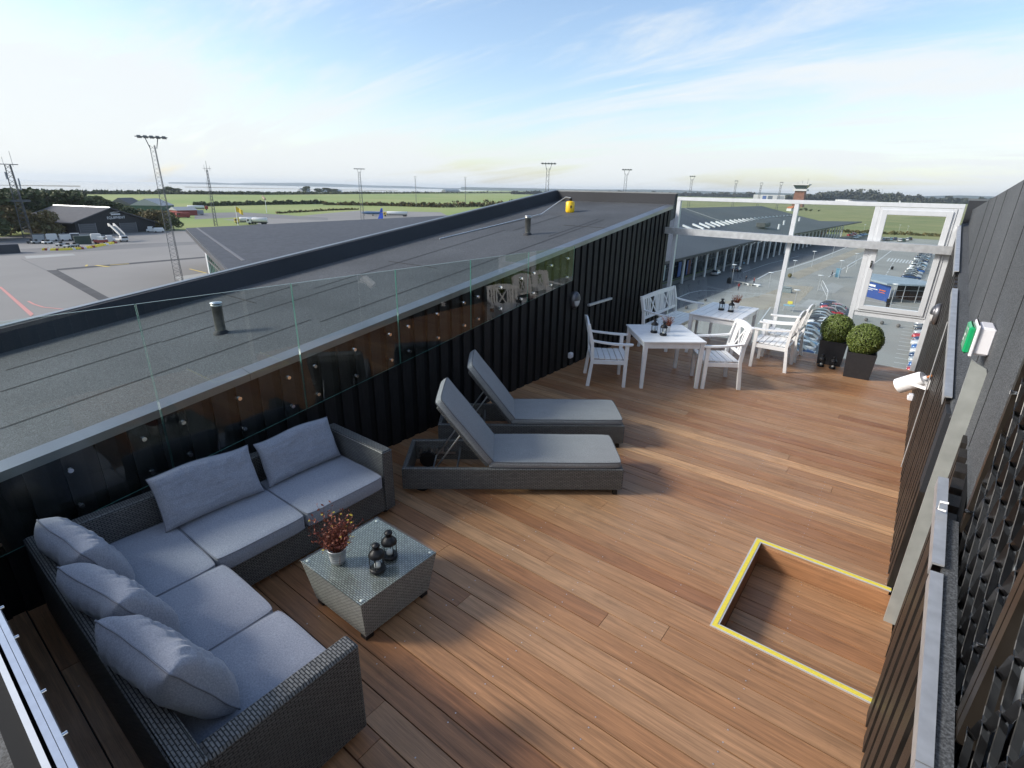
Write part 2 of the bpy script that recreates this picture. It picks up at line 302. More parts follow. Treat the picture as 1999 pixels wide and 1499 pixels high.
coast = [(-1000, -6000), (-1040, 150), (-1330, 470), (-1190, 620), (-1390, 1040), (-2300, 2400), (-5200, 6600), (-9000, 12500), (-13000, 40000), (40000, 40000), (40000, -6000)]
tag(sheet('ground', coast, M_grassf, 0))
sheet('rough_grass', pp((1180, 395), (1400, 385), (1900, 402), (1960, 440), (1960, 480), (1700, 470), (1560, 440)), M_meadow, 1)
sheet('apron', [(-264, -260), (-264, 88), (-262, 150), (-330, 150), (-330, 178), (-250, 175), (-120, 150), (-46.5, 140), (-46.5, 44.5), (-7.5, 44.5), (-7.5, -260)], M_apron, 2)
sheet('taxiway', pp((500, 438), (520, 428), (640, 416), (700, 411), (860, 414), (880, 424), (700, 436)), M_apron, 3)
sheet('service_road', pp((380, 416), (470, 414), (640, 425), (640, 430), (470, 424), (380, 428)), M_apron2, 4)
sheet('apron_band', pp((0, 500), (0, 488), (240, 477), (400, 471), (400, 476), (245, 486)), M_apron2, 5)
sheet('apron_band', pp((-200, 480), (60, 458), (150, 452), (75, 468), (-100, 500)), M_apron2, 6)
sheet('drain_channel', pp((90, 528), (112, 527), (214, 582), (196, 588)), M_drain, 7)
sheet('asphalt_joint', pp((110, 525), (400, 501), (400, 503.5), (112, 528)), M_drain, 8)
sheet('concrete_pad', pp((48, 500), (142, 495), (148, 498.5), (52, 505)), M_pale, 7)
sheet('concrete_pad', pp((340, 541), (405, 532), (405, 548), (352, 549)), M_pale, 7)
sheet('apron_joint', pp((40, 505), (42, 505), (92, 527), (88, 528)), M_apron2, 9)
sheet('stand_marking', pp((-3, 560), (3, 560), (66, 613), (60, 618)), M_rline, 10)
def mark(name, pts, w, m, k=11):
    b = MB(); pts = [P(*p) for p in pts]
    for i in range(len(pts)-1):
        a, c = pts[i], pts[i+1]; d = (c-a).normalized(); n = Vector((-d.y, d.x, 0))*w/2
        b.add([a-n, c-n, c+n, a+n], [(0, 1, 2, 3)])
    o = b.build(name, m); o.location.z = .004*k; return tag(o, kind='structure')
mark('stand_marking', [(55, 588), (66, 594), (85, 600), (125, 604)], .35, M_rline)
mark('stand_marking', [(187, 518), (213, 521)], .9, M_yline); mark('stand_marking', [(215, 517.5), (252, 515)], .7, M_yline); mark('stand_marking', [(168, 520), (170, 517)], .5, M_yline)
mark('stand_marking', [(370, 525), (402, 533)], .5, M_yline)
# land-side forecourt, roads and parking bays
sheet('forecourt', [(-46, 45), (60, 45), (60, 352), (-46, 352)], M_pave, 2)
sheet('terminal_road', [(-43.5, 60), (-34, 60), (-31.5, 150), (-25, 262), (-17, 352), (-46, 352)], M_road, 4)
sheet('grass_verge', pp((1640, 462), (1700, 455), (1880, 466), (1880, 458), (1700, 446), (1640, 452)), M_meadow, 5)
sheet('paved_strip', pp((1541, 536), (1558, 545), (1682, 492), (1720, 478), (1705, 474), (1668, 487)), M_sand, 6)
sheet('paved_strip', pp((1320, 640), (1330, 610), (1398, 592), (1480, 578), (1540, 556), (1590, 560), (1560, 590), (1500, 604), (1400, 612)), M_sand, 5)
sheet('footpath_slab', pp((1594, 566), (1625, 552), (1648, 559), (1628, 573)), M_pale, 7)
sheet('footpath_slab', pp((1556, 600), (1578, 584), (1610, 588), (1590, 602)), M_pale, 7)
mark('kerb_line', [(1478, 545), (1500, 533), (1535, 526), (1590, 508), (1652, 483)], .45, M_line)
mark('kerb_line', [(1320, 583), (1345, 572), (1370, 567), (1420, 569), (1510, 576)], .25, M_line)
for a, c in (((1617, 541), (1631, 533)), ((1634, 531), (1650, 522)), ((1653, 520), (1684, 502))): mark('lane_marking', [a, c], .28, M_line)
mark('kerb_line', [(1480, 633), (1504, 600), (1512, 600)], .2, M_line)
for k in range(9):
    f = k/8; mark('crossing_stripe', [(1737+f*48, 504+f*5), (1732+f*48, 510+f*5)], .42, M_line)
for k in range(7):
    f = k/6; mark('crossing_stripe', [(1780+f*32, 476+f*3), (1777+f*32, 479.5+f*3)], .5, M_line)
for k in range(5): mark('lane_marking', [(1744-k*3.2, 513+k*5.5), (1741-k*3.2, 516.5+k*5.5)], .2, M_line)
for a in (((1698, 521), (1742, 488)), ((1692, 574), (1725, 578), (1760, 586), (1800, 594)), ((1690, 586), (1760, 598), (1795, 602)), ((1490, 480), (1600, 474))): mark('kerb_line', list(a), .3, M_line)
mark('kerb_line', [(1560, 500), (1500, 515), (1450, 532)], .15, M_line, 12)
for k in range(13):
    y = 76+2.6*k; bb = MB(); bb.box((0.4, y, ZG+.012), (2.6, y+.12, ZG+.016)); tag(bb.build('bay_line', M_line), kind='structure')
# far shore and low hills beyond the water
hb = MB(); M_hill = mat('far_shore', (.08, .11, .11), .95, 0, .2, .001); 
def ridge(name, pts, base, mt, depth=700):
    b = MB(); n = len(pts); vs = []
    for (x, y, h) in pts:
        d = Vector((x, y, 0)).normalized()*depth
        vs += [(x-d.x, y-d.y, base), (x, y, base+h), (x+d.x, y+d.y, base)]
    fs = []
    for i in range(n-1):
        for k in range(2): fs.append((i*3+k, i*3+3+k, i*3+4+k, i*3+1+k))
    b.add(vs, fs, 0, True); return tag(b.build(name, mt), kind='structure')
def at_az(px, dist, h):
    d = ray(px, 360); d.z = 0; d.normalize(); return (d.x*dist, d.y*dist, h)
ridge('hills', [at_az(330+ i*42, 11500-abs(i-8)*60, 22+30*abs(mnoise.noise((i*.7, 3, 0)))+(18 if 3 < i < 12 else 0)+(14 if 5<i<8 else 0)) for i in range(24)], ZG-2, M_hill)
ridge('sand_spit', [at_az(-260+i*52, 2500, 3.2+ .8*math.sin(i)) for i in range(9)], ZG-2, mat('sand_spit', (.24, .22, .17), .9, 0, .2, .01), 55)
ridge('sand_spit', [at_az(360+i*52, 3100, 3+.6*math.sin(i)) for i in range(9)], ZG-2, MATS['sand_spit'], 70)
ridge('hills', [at_az(900+i*70, 9000, 42+40*abs(mnoise.noise((i*.9, 7, 0)))) for i in range(18)], ZG-2, mat('far_land', (.055, .08, .06), .95, 0, .2, .001), 900)

# ------------------------------------------------------------------ the timber deck with its sunken doorstep
RZ = lambda y: .96 + .139*y              # roof slope beside the terrace
RR = lambda y: .87 + .135*y              # top of the wall on the door side
XL, XR, YE = -4.17, .36, 10.62
OX0, OY0, OY1, OZ = -.50, 3.01, 4.11, -.19   # opening in the deck
def set_tone(o, tones):
    me = o.data; at = me.color_attributes.new(name='tone', type='FLOAT_COLOR', domain='CORNER')
    tot = np.empty(len(me.polygons), int); me.polygons.foreach_get('loop_total', tot)
    at.data.foreach_set('color', np.repeat(np.array(tones, float), tot, axis=0).ravel())
def boards(name, x0, x1, y0, y1, z, pitch=.152, gap=.0075, th=.03, hole=None, off=0, mats=None, parent=None):
    b = MB(); tones = []; rnd = random.Random(11+off)
    y = y0; k = 0
    while y < y1-.02:
        ya, yb = y+gap/2, min(y+pitch, y1)-gap/2
        segs = [(x0, x1)]
        if hole and yb > hole[1] and ya < hole[2]:
            if ya < hole[1] and hole[1]-ya > .03: b.box((hole[0], ya, z-th), (x1, hole[1], z)); c = (rnd.random(), rnd.random(), rnd.random(), 1); tones += [c]*6
            if yb > hole[2] and yb-hole[2] > .01: b.box((hole[0], hole[2], z-th), (x1, yb, z)); c = (rnd.random(), rnd.random(), rnd.random(), 1); tones += [c]*6
            segs = [(x0, hole[0])]
        for s0, s1 in segs:
            cuts = [s0]
            if s1-s0 > 2: cuts += [rnd.uniform(s0+.5, s1-.5)] if rnd.random() < .42 else []
            cuts.append(s1)
            for a, c in zip(cuts[:-1], cuts[1:]):
                b.box((a+.0015, ya, z-th), (c-.0015, yb, z+rnd.uniform(-.0012, .0012))); cc = (min(1, max(0, rnd.gauss(.48, .19))), rnd.random(), rnd.random(), 1); tones += [cc]*6
        for xx in np.arange(x0+.35, x1, .60):       # screw heads, two to a board on each joist
            if hole and xx > hole[0]-.02 and hole[1]-.1 < y < hole[2]: continue
            for yy in (ya+.03, yb-.03):
                if rnd.random() < .75:
                    x_ = xx+rnd.uniform(-.008, .008); yy += rnd.uniform(-.006, .006); r = .0044
                    b.add([(x_+r*math.cos(a), yy+r*math.sin(a), z+.0022) for a in np.arange(0, 6.28, 1.05)], [tuple(range(6))], 1); tones.append((0, 0, 0, 1))
        y += pitch; k += 1
    o = b.build(name, [M_wood, M_galv], parent); set_tone(o, tones); return o
deck = tag(boards('deck', XL-.02, XR+.02, .055, YE, 0, hole=(OX0, OY0, OY1)), kind='structure')
b = MB(); b.box((XL-.05, -.02, -.5), (.6, YE, -.21)); b.box((XL-.05, -.02, -.21), (OX0-.02, YE, -.035)); b.box((OX0-.02, -.02, -.21), (.6, OY0-.02, -.035)); b.box((OX0-.02, OY1+.02, -.21), (.6, YE, -.035))
tag(b.build('deck_underlay', M_batback), kind='structure')
step = thing('sunken_doorstep', 'sunken timber doorstep framed by a yellow non-slip strip', 'doorstep', (OX0, OY0, OZ))
o = boards('step_boards', 0, .95, .0, OY1-OY0, 0, off=5, parent=step)
b = MB(); b.box((.0, OY1-OY0-.018, .004), (.93, OY1-OY0, .165)); b.box((-.018, -.02, .004), (0, OY1-OY0+.02, .165)); b.box((0, -.018, .004), (.93, 0, .165))
o = b.build('riser', M_wood, step); set_tone(o, [(.3, .2, .1, 1)]*6 + [(.2, .6, .3, 1)]*6 + [(.35, .1, .7, 1)]*6)
E_ = .05
def edging(nm, mt, a, c, z0, z1):
    b = MB(); x0, y0, y1, x1 = OX0, OY0, OY1, XR+.03
    b.prism([(x0-E_+a, y0-E_+a, z0), (x1, y0-E_+a, z0), (x1, y0-c, z0), (x0-c, y0-c, z0), (x0-c, y1+c, z0), (x1, y1+c, z0), (x1, y1+E_-a, z0), (x0-E_+a, y1+E_-a, z0)], (0, 0, z1-z0))
    b.v = [(x-OX0, y-OY0, z-OZ) for x, y, z in b.v]; b.build(nm, mt, step, recalc=True)
edging('aluminium_edging', mat('pale_aluminium', (.62, .63, .62), .4, .3), 0, 0, .0025, .008); edging('yellow_strip', M_yellow, .011, .011, .0085, .0105)

# ------------------------------------------------------------------ the terrace building: roof, parapets, walls
bld = thing('terrace_building', 'dark building with sloping felt roof cut open round the timber terrace', 'building', (0, 0, 0))
YF = 10.95; YN = -7; GXE = .40
b = MB(); vx = [(-7.05, YN), (XL-.05, YN), (XL-.05, YF), (-7.05, YF)]
b.hexa([(x, y, RZ(y)-.3) for x, y in vx] + [(x, y, RZ(y)) for x, y in vx])
vx = [(XL-.05, YN), (3.5, YN), (3.5, -.04), (XL-.05, -.04)]; b.hexa([(x, y, RZ(y)-.3) for x, y in vx] + [(x, y, RZ(y)) for x, y in vx])
vx = [(.5, 3.0), (3.5, 3.0), (3.5, YF), (.5, YF)]; b.hexa([(x, y, RZ(y)-.3) for x, y in vx] + [(x, y, RZ(y)) for x, y in vx])
b.build('roof', M_felt, bld)
def RP(px, py):
    d = ray(px, py); n = Vector((0, -.139, 1)); return CP + d*((Vector((0, 0, .96))-CP).dot(n)/d.dot(n))
b = MB()
for (p, q) in (((0, 713), (600, 560)), ((0, 765), (314, 667)), ((0, 843), (600, 622)), ((314, 667), (700, 548)), ((1060, 461), (1180, 428)), ((1000, 450), (1100, 420)), ((600, 622), (1200, 430)), ((600, 560), (1000, 450))):
    A, B = RP(*p), RP(*q); A.x = B.x = round((A.x+B.x)/2, 2); w_ = .010
    b.add([(A.x-w_, A.y, RZ(A.y)+.003), (A.x+w_, A.y, RZ(A.y)+.003), (B.x+w_, B.y, RZ(B.y)+.003), (B.x-w_, B.y, RZ(B.y)+.003)], [(0, 1, 2, 3)])
for (x0, x1, y) in ((-6.2, -5.2, 5.1), (-7, -6.1, 3.0), (-5.2, -4.3, 8.3)): b.box((x0, y-.006, RZ(y)), (x1, y+.006, RZ(y)+.004))
for x in (-1.2, .1): b.add([(x-.008, YN, RZ(YN)+.003), (x+.008, YN, RZ(YN)+.003), (x+.008, -.05, RZ(-.05)+.003), (x-.008, -.05, RZ(-.05)+.003)], [(0, 1, 2, 3)])
b.build('felt_seams', M_seam, bld)['kind'] = 'stuff'
# outer parapet and far parapet
b = MB(); PT = lambda y: RZ(y)+.215
b.hexa([(-7.22, YN, RZ(YN)-.4), (-7.0, YN, RZ(YN)-.02), (-7.0, YF, RZ(YF)-.02), (-7.22, YF, RZ(YF)-.4), (-7.2, YN, PT(YN)), (-7.08, YN, PT(YN)), (-7.08, YF, PT(YF)), (-7.2, YF, PT(YF))])
for xa, xb in ((-7.2, XL-.06), (GXE, 3.5)): b.hexa([(xa, YF-.06, 2.2), (xb, YF-.06, 2.2), (xb, YF+.12, 2.2), (xa, YF+.12, 2.2), (xa, YF, PT(YF)-.02), (xb, YF, PT(YF)-.02), (xb, YF+.12, PT(YF)-.02), (xa, YF+.12, PT(YF)-.02)])
b.build('parapet', M_feltdark, bld)
b = MB(); b.hexa([(-7.225, YN, PT(YN)-.03), (-7.14, YN, PT(YN)+.001), (-7.14, YF+.1, PT(YF)+.001), (-7.225, YF+.1, PT(YF)-.03), (-7.225, YN, PT(YN)+.018), (-7.14, YN, PT(YN)+.018), (-7.14, YF+.1, PT(YF)+.018), (-7.225, YF+.1, PT(YF)+.018)])
b.box((-7.14, YF+.02, PT(YF)-.018), (XL-.05, YF+.13, PT(YF)+.006)); b.box((GXE-.01, YF+.02, PT(YF)-.018), (3.5, YF+.13, PT(YF)+.006))
b.build('parapet_cap', M_cap, bld)
# main walls of the building below
b = MB(); b.box((-7.12, YN, ZG), (XL-.3, YF+.03, .1)); b.box((XL-.3, YN, ZG), (5, YE+.12, -.52)); b.box((.75, -.5, -.52), (5, YF, RZ(3)))
b.build('lower_wall', M_bat, bld)
# cap flashing along the left wall
b = MB(); pr = [(XL+.012, -.05), (XL+.012, .012), (XL-.12, .03), (XL-.12, .010), (XL-.01, -.004), (XL-.01, -.05)]
for y0, y1 in ((-.0, 1.9), (1.904, 4.3), (4.304, 6.9), (6.904, 9.0), (9.004, YE+.1)):
    b.prism([(x, y0, RZ(y0)+z) for x, z in pr], (0, y1-y0, RZ(y1)-RZ(y0)))
b.build('wall_cap_flashing', M_cap, bld, recalc=True)
# left wall: board-on-board cladding
def cladding(name, X, sgn, y0, y1, pitch, wd, dep, ztop, zbot, mt, rnd, gapm=True):
    b = MB(); y = y0
    while y < y1-.03:
        ya, yb = y, min(y+wd, y1); xo = X + sgn*rnd.uniform(-.002, .002); xi = X - sgn*dep
        zb = zbot(y) if callable(zbot) else zbot
        b.hexa([(xi, ya, zb), (xo, ya, zb), (xo, yb, zb), (xi, yb, zb), (xi, ya, ztop(ya)), (xo, ya, ztop(ya)), (xo, yb, ztop(yb)), (xi, yb, ztop(yb))])
        y += pitch
    zb = (zbot(y0) if callable(zbot) else zbot)
    X2 = X - sgn*dep*.95
    b.hexa([(X2-sgn*.02, y0, zb), (X2, y0, zb), (X2, y1, zb), (X2-sgn*.02, y1, zb), (X2-sgn*.02, y0, ztop(y0)), (X2, y0, ztop(y0)), (X2, y1, ztop(y1)), (X2-sgn*.02, y1, ztop(y1))], 1)
    return b.build(name, [mt, M_batback], bld, recalc=True)
rn = random.Random(3)
cladding('board_cladding', XL, 1, .02, YE+.05, .195, .118, .035, lambda y: RZ(y)-.05, -.03, M_bat, rn)
# near end: low wall with bright flashing and the rail seen from above
b = MB(); b.box((XL-.05, -.05, -.03), (XR+.1, -.004, 1.19)); b.build('end_wall', M_batback, bld)
b = MB(); b.box((XL-.05, -.004, 1.12), (XR+.1, .012, 1.203)); b.build('end_flashing', M_frame, bld)
rail = thing('balustrade_rail', 'grey double metal rail with clamp bolts along the near end of the terrace', 'rail', (0, 0, 1.2))
b = MB(); b.box((XL+.08, .022, -.03), (XR-.02, .039, 0)); b.box((XL+.08, .0405, -.03), (XR-.02, .0565, .001)); b.build('rail_profile', M_alu, rail)
for k in range(12):
    x = -3.9+.28*k+(.06 if k % 2 else 0); b = MB(); b.tube([(x, .05, -.015), (x, .07, -.015)], .007, 8); b.build('bolt', M_chrome, rail)
b = MB(); b.box((XL+.08, .057, -.9), (XR-.02, .060, -.002)); b.build('pane', [M_glass], rail)
# right wall: battens, flashing, felt gable
cladding('batten_cladding', XR, -1, 4.17, YE+.05, .172, .100, .045, lambda y: RR(y)-.03, .002, M_batR, rn)
cladding('batten_cladding', XR-.012, -1, -1.0, 2.93, .172, .105, .055, lambda y: RR(y)-.03, lambda y: .003, M_batR, rn)
b = MB(); GX = .47; gt = lambda y: 2.58+.054*(10.3-y)
b.hexa([(GX, 2.95, -.3), (GX+.3, 2.95, -.3), (GX+.3, YF, -.3), (GX, YF, -.3), (GX, 2.95, gt(2.95)), (GX+.3, 2.95, gt(2.95)), (GX+.3, YF, gt(YF)), (GX, YF, gt(YF))])
b.build('felt_gable_wall', M_feltwall, bld)
b = MB()
for y in (3.72, 4.62, 5.42, 6.45, 7.3, 8.2): b = MB(); b.box((GX-.003, y, RR(y)), (GX, y+.010, gt(y)-.002)); b.build('gable_seam', M_seam, bld)
b = MB()
LX = .432; b.hexa([(XR+.02, -1, RR(-1)-.03), (LX, -1, RR(-1)-.03), (LX, 2.95, RR(2.95)-.03), (XR+.02, 2.95, RR(2.95)-.03), (XR+.02, -1, RR(-1)), (LX, -1, RR(-1)), (LX, 2.95, RR(2.95)), (XR+.02, 2.95, RR(2.95))])
b.hexa([(XR+.022, 4.1, RR(4.1)-.03), (GX+.02, 4.1, RR(4.1)-.03), (GX+.02, YF, RR(YF)-.03), (XR+.03, YF, RR(YF)-.03), (XR+.03, 4.1, RR(4.1)-.004), (GX+.02, 4.1, RR(4.1)+.02), (GX+.02, YF, RR(YF)+.02), (XR+.03, YF, RR(YF)-.004)])
b.build('felt_ledge', M_felt, bld)
b = MB(); prr = [(XR-.022, -.05), (XR-.022, .012), (XR+.022, .014), (XR+.022, .006), (XR-.017, .002), (XR-.017, -.05)]
for y0, y1, dz in ((-1, 1.62, 0), (1.625, 2.52, 0), (2.56, 3.27, .012), (4.33, 7.05, .0), (7.75, YE, .01)):
    b.prism([(x, y0, RR(y0)+z+dz) for x, z in prr], (0, y1-y0, RR(y1)-RR(y0)))
b.build('wall_cap_flashing', M_galv, bld, recalc=True)
b = MB(); b.box((XR+.0, 4.12, RR(4.2)-.6), (GX, 4.32, RR(4.2)-.02)); b.build('flashing_joint', M_feltdark, bld)
# steel reveal beside the door
b = MB(); yj = 4.02; b.prism([(.392, yj, OZ), (.466, yj, OZ), (.492, yj, 1.66), (.462, yj, 1.76), (.385, yj, 1.80), (.385, yj, .9)], (0, .03, 0)); b.build('door_reveal', mat('weathered_steel_sheet', (.42, .44, .42), .38, .35, .12, 9, .1, 40), bld, recalc=True)
# the batten-clad door
door = cladding('door', XR, -1, 2.95, 4.0, .172, .105, .055, lambda y: RR(y)-.03, OZ+.004, M_batR, rn)

me = door.data
for v in me.vertices: v.co.x += .012 + .085*(v.co.y-2.95)/1.05
b = MB(); q = PX(1830, 985, .335); b.tube([(.372, q.y, q.z+.022), (.343, q.y, q.z+.02), (.341, q.y, q.z-.02), (.372, q.y, q.z-.022)], .006, 8); b.build('door_handle', M_white, door)
# black expanded-metal screen above the ledge with a bright facade behind it
def exmesh(name, y0, y1, z0, z1, parent):
    b = MB(); S = .125; Lp = .170; rows = int((z1-z0)/S)+1; xf = .447; n = int((y1-y0)/(Lp/12))
    for r in range(rows):
        zc = z0 + r*S; vs = []
        for i in range(n+1):
            y = y0+(y1-y0)*i/n; ph = (y-y0)/Lp + (.5 if r % 2 else 0); tr = 4*abs((ph % 1)-.5)-1; tr = math.tanh(max(-.86, min(.86, tr))*1.7)/math.tanh(.86*1.7)
            z = zc + tr*S*.485
            vs += [(xf, y, z+.004), (xf+.022, y, z-.018), (xf+.023, y, z-.0155), (xf+.002, y, z+.0065)]
        fs = []
        for i in range(n):
            for k in range(4): fs.append((i*4+k, i*4+(k+1) % 4, i*4+4+(k+1) % 4, i*4+4+k))
        b.add(vs, fs, 0, False)
    return b.build(name, M_mesh, parent, recalc=True)
scr = thing('mesh_screen', 'black expanded metal screen in bronze frames above the ledge beside the door', 'screen', (0, 0, 0))
exmesh('mesh', 1.88, 2.90, .95, 2.75, scr); exmesh('mesh', .75, 1.80, .85, 2.6, scr)
for y in (2.915, 1.855, 1.80):
    b = MB(); b.box((.436, y-.022, RR(y)-.02), (.50, y+.022, 3.2)); b.build('frame_post', M_bronze, scr)
for y in (2.87, 1.92):
    for z in (1.37, 1.95, 1.1):
        b = MB(); b.tube([(.425, y, z), (.46, y, z+.004)], [.010, .007], 8); b.build('clamp_bolt', M_chrome, scr)
b = MB(); b.box((.66, -1, .6), (.68, 2.93, 3.3)); b.build('facade_glazing', M_fglass, bld)
b = MB(); 
for y in (.9, 1.5, 2.1, 2.7): b.box((.645, y, .6), (.659, y+.05, 3.3))
for z in (1.2, 1.75, 2.3): b.box((.640, -1, z), (.644, 2.93, z+.04))
b.build('glazing_bars', M_bronze, bld)

# ------------------------------------------------------------------ glass balustrade on the left wall
bal = thing('glass_balustrade', 'frameless glass balustrade bolted to the black boarded wall behind the sofa', 'balustrade', (XL+.07, 0, 0))
jy = [-1.05, .07, 1.2, 2.325, 3.44, 4.555, 5.70, 6.86]; GB = lambda y: .475+.139*y
for y0, y1 in zip(jy[:-1], jy[1:]):
    if y1 < .5: continue
    y0 += .004; y1 -= .004; b = MB(); t_ = .012
    b.hexa([(0, y0, GB(y0)), (t_, y0, GB(y0)), (t_, y1, GB(y1)), (0, y1, GB(y1)), (0, y0, 1.93), (t_, y0, 1.93), (t_, y1, 1.93), (0, y1, 1.93)])
    b.m = [1, 1, 1, 0, 1, 0]; pane = b.build('pane', [M_glass, M_gedge], bal)
    for dy in (.12, .55, .985):
        for dz in (.09, .36):
            y = y0+dy; z = GB(y)+dz; b = MB(); b.tube([(-.066, y, z), (0, y, z)], .012, 10); b.tube([(.0125, y, z), (.028, y, z)], [.019, .016], 12); b.tube([(-.012, y, z), (-.001, y, z)], .019, 12); b.build('standoff', M_chrome, pane)
# ------------------------------------------------------------------ end screen with window
scn = thing('glass_screen', 'white framed glass windscreen closing the far end of the terrace', 'glass screen', (0, 10.6, 0))
XP = [-4.0, -1.9, -.72, .325]
for x in XP:
    b = MB(); b.bbox((x-.035, -.03, -.3), (x+.035, .05, 2.56), .004); b.build('post', M_frame, scn)
b = MB(); b.bbox((XP[0]-.035, -.035, 2.56), (XP[3]+.035, .055, 2.625), .004); b.build('top_rail', M_frame, scn)
for a, c, z0 in ((XP[0], XP[1], -.25), (XP[1], XP[2], -.25)):
    b = MB(); b.box((a+.035, .006, z0), (c-.035, .014, 2.56)); b.build('pane', M_screen, scn)
b = MB(); b.box((XP[2]+.035, .006, -.25), (XP[3]-.035, .014, .80)); b.build('pane', M_screen, scn)
b = MB(); b.box((XP[2]+.035, -.02, .80), (XP[3]-.035, .045, .87)); b.build('transom', M_frame, scn)
b = MB(); b.box((XP[0], 0, .62), (XP[0]+.0001, .002, .63))
win = thing('window', None, None, (0, 0, 0)); win.parent = scn
def frame(nm, x0, x1, z0, z1, wd, ya, yb, mt, parent):
    b = MB(); b.bbox((x0, ya, z0), (x0+wd, yb, z1), .004); b.bbox((x1-wd, ya, z0), (x1, yb, z1), .004); b.bbox((x0+wd, ya, z0), (x1-wd, yb, z0+wd), .004); b.bbox((x0+wd, ya, z1-wd), (x1-wd, yb, z1), .004)
    return b.build(nm, mt, parent)
frame('window_frame', XP[2]+.037, XP[3]-.037, .872, 2.555, .05, -.04, .04, M_wframe, win)
frame('sash', XP[2]+.075, XP[3]-.075, .91, 2.515, .075, -.06, .02, M_wframe, win)
b = MB(); b.box((XP[2]+.14, -.02, .97), (XP[3]-.14, -.012, 2.45)); b.build('window_pane', M_screen, win)
b = MB(); b.bbox((XP[2]+.095, -.075, 1.62), (XP[2]+.12, -.06, 1.72), .004); b.bbox((XP[2]+.099, -.10, 1.60), (XP[2]+.116, -.072, 1.69), .004); b.build('window_handle', M_chrome, win)
beam = MB(); beam.hexa([(XL+.0, -.16, 1.935), (XR, -.16, 1.90), (XR, -.07, 1.90), (XL+.0, -.07, 1.935), (XL+.0, -.16, 2.055), (XR, -.16, 2.02), (XR, -.07, 2.02), (XL+.0, -.07, 2.055)])
tag(beam.build('steel_beam', M_galv, None, (0, 10.6, 0)), 'long galvanised steel beam crossing in front of the glass screen', 'beam')
# ------------------------------------------------------------------ wall fittings
def bulkhead(loc, rz, label):
    t_ = thing('wall_lamp', label, 'wall lamp', loc, rz, 'bulkhead wall lamps')
    b = MB(); b.lathe([(.0, 0), (.12, 0), (.125, .02), (.115, .05), (.10, .062)], n=24, caps=False); b.lathe([(.12, .0), (.12, -.02)], n=24)
    M = Matrix.Rotation(R(90), 4, 'Y') @ Matrix.Rotation(R(90), 4, 'Z') @ Matrix.Diagonal((.82, 1.12, 1, 1)); b.xf(M); b.build('housing', mat('grey_cast_housing', (.16, .16, .17), .35, .7), t_)
    b = MB(); b.grid(9, 13, lambda u, v: Vector((.058+.035*math.sin(u*math.pi/2*.98), .075*math.cos(math.pi+math.pi*v)*math.cos(u*math.pi/2*.98), -.105*math.sin(math.pi*v)*math.cos(u*math.pi/2)))); b.build('diffuser', mat('frosted_lamp_glass', (.55, .56, .56), .25), t_)
    b = MB(); b.grid(9, 13, lambda u, v: Vector((.060+.040*math.sin(u*math.pi/2*.98), .082*math.cos(math.pi*v)*math.cos(u*math.pi/2*.98), .115*math.sin(math.pi*v)*math.cos(u*math.pi/2)))); b.build('hood', mat('grey_cast_hood', (.10, .10, .11), .3, .6), t_)
    return t_
bulkhead((XL, 7.06, 1.09), 0, 'oval grey hooded lamp on the black wall where the glass balustrade ends')
q = PX(1822, 615, .30); bulkhead((XR, q.y+.1, q.z), math.pi, 'oval grey lamp on the batten wall right beside the window')
def socket(loc, rz, label):
    b = MB(); b.bbox((0, -.04, -.045), (.055, .04, .045), .008); b.bbox((.055, -.03, -.03), (.064, .03, .03), .004); b.tube([(.058, 0, 0), (.067, 0, 0)], .018, 12)
    o = b.build('power_socket', M_exitw, None, loc); o.rotation_euler.z = rz; tag(o, label, 'socket', 'outdoor sockets')
socket((XL, 7.02, .19), 0, 'white outdoor socket low on the black wall left of the armchair')
q = P(1774, 774, .17); socket((XR, q.y, .17), math.pi, 'white outdoor socket low on the right batten wall under the spotlight')
bar = MB(); bar.bbox((0, 7.5, .92), (.05, 8.3, .955), .004); tag(bar.build('wall_ledge', M_galv, None, (XL, 0, 0)), 'short metal ledge strip fixed on the black boarded wall beside the bench', 'wall ledge')
sp = thing('spotlight', 'white cylinder spotlight on a bracket on the right batten wall', 'spotlight', (XR, 6.32, 1.0))
b = MB(); A = Vector((-.055, .02, .03)); B = Vector((-.235, .09, -.115)); ax = (B-A).normalized()
b.tube([A, A+ax*.02, A+ax*.10, B], [.068, .075, .077, .077], 24); b.tube([B+ax*-.0, B+ax*.004], [.077, .070], 24); b.build('housing', M_white, sp)
b = MB(); b.tube([(-.0, -.0, -.03), (-.10, -.02, -.045)], .011, 8); b.bbox((-.02, -.03, -.07), (0, .03, .03), .005); b.beam((-.015, -.09, -.04), (-.15, -.03, -.035), .006, .03); b.build('bracket', M_white, sp)
b = MB(); b.tube([A, A-ax*.03], .02, 8); b.build('cable_gland', M_exitw, sp); b = MB(); b.tube([A-ax*.03, (0, .0, .08)], .012, 8); b.build('cable', mat('orange_cable', (.45, .16, .05), .5), sp)
b = MB(); b.tube([(XR-.02, 6.22, .1), (XR-.02, 6.22, 1.63)], .006, 6); tag(b.build('conduit', M_galv), 'thin grey conduit running up the right batten wall by the spotlight', 'conduit')
ex = thing('exit_sign', 'boxy white emergency exit sign with green running figure panel on the felt gable', 'exit sign', (GX, 4.3, 1.88))
def exm(x0, x1, z0, z1, ya, yb, nm, mt, r=.006): b = MB(); b.bbox((x0, ya, z0), (x1, yb, z1), r); return b.build(nm, mt, ex)
exm(-.075, -.0, -.085, .09, -.10, .12, 'mounting_box', M_exitw, .012); exm(-.095, -.077, -.10, .10, -.12, .14, 'sign_body', M_exitw, .008)
def greenp(nm, mt, fn, x): 
    b = MB(); fn(b); b.v = [(x, -p[1] + .01, p[2]) for p in b.v]; return b.build(nm, mt, ex)
exm(-.128, -.096, -.085, .085, -.105, .125, 'sign_panel', M_green, .012)
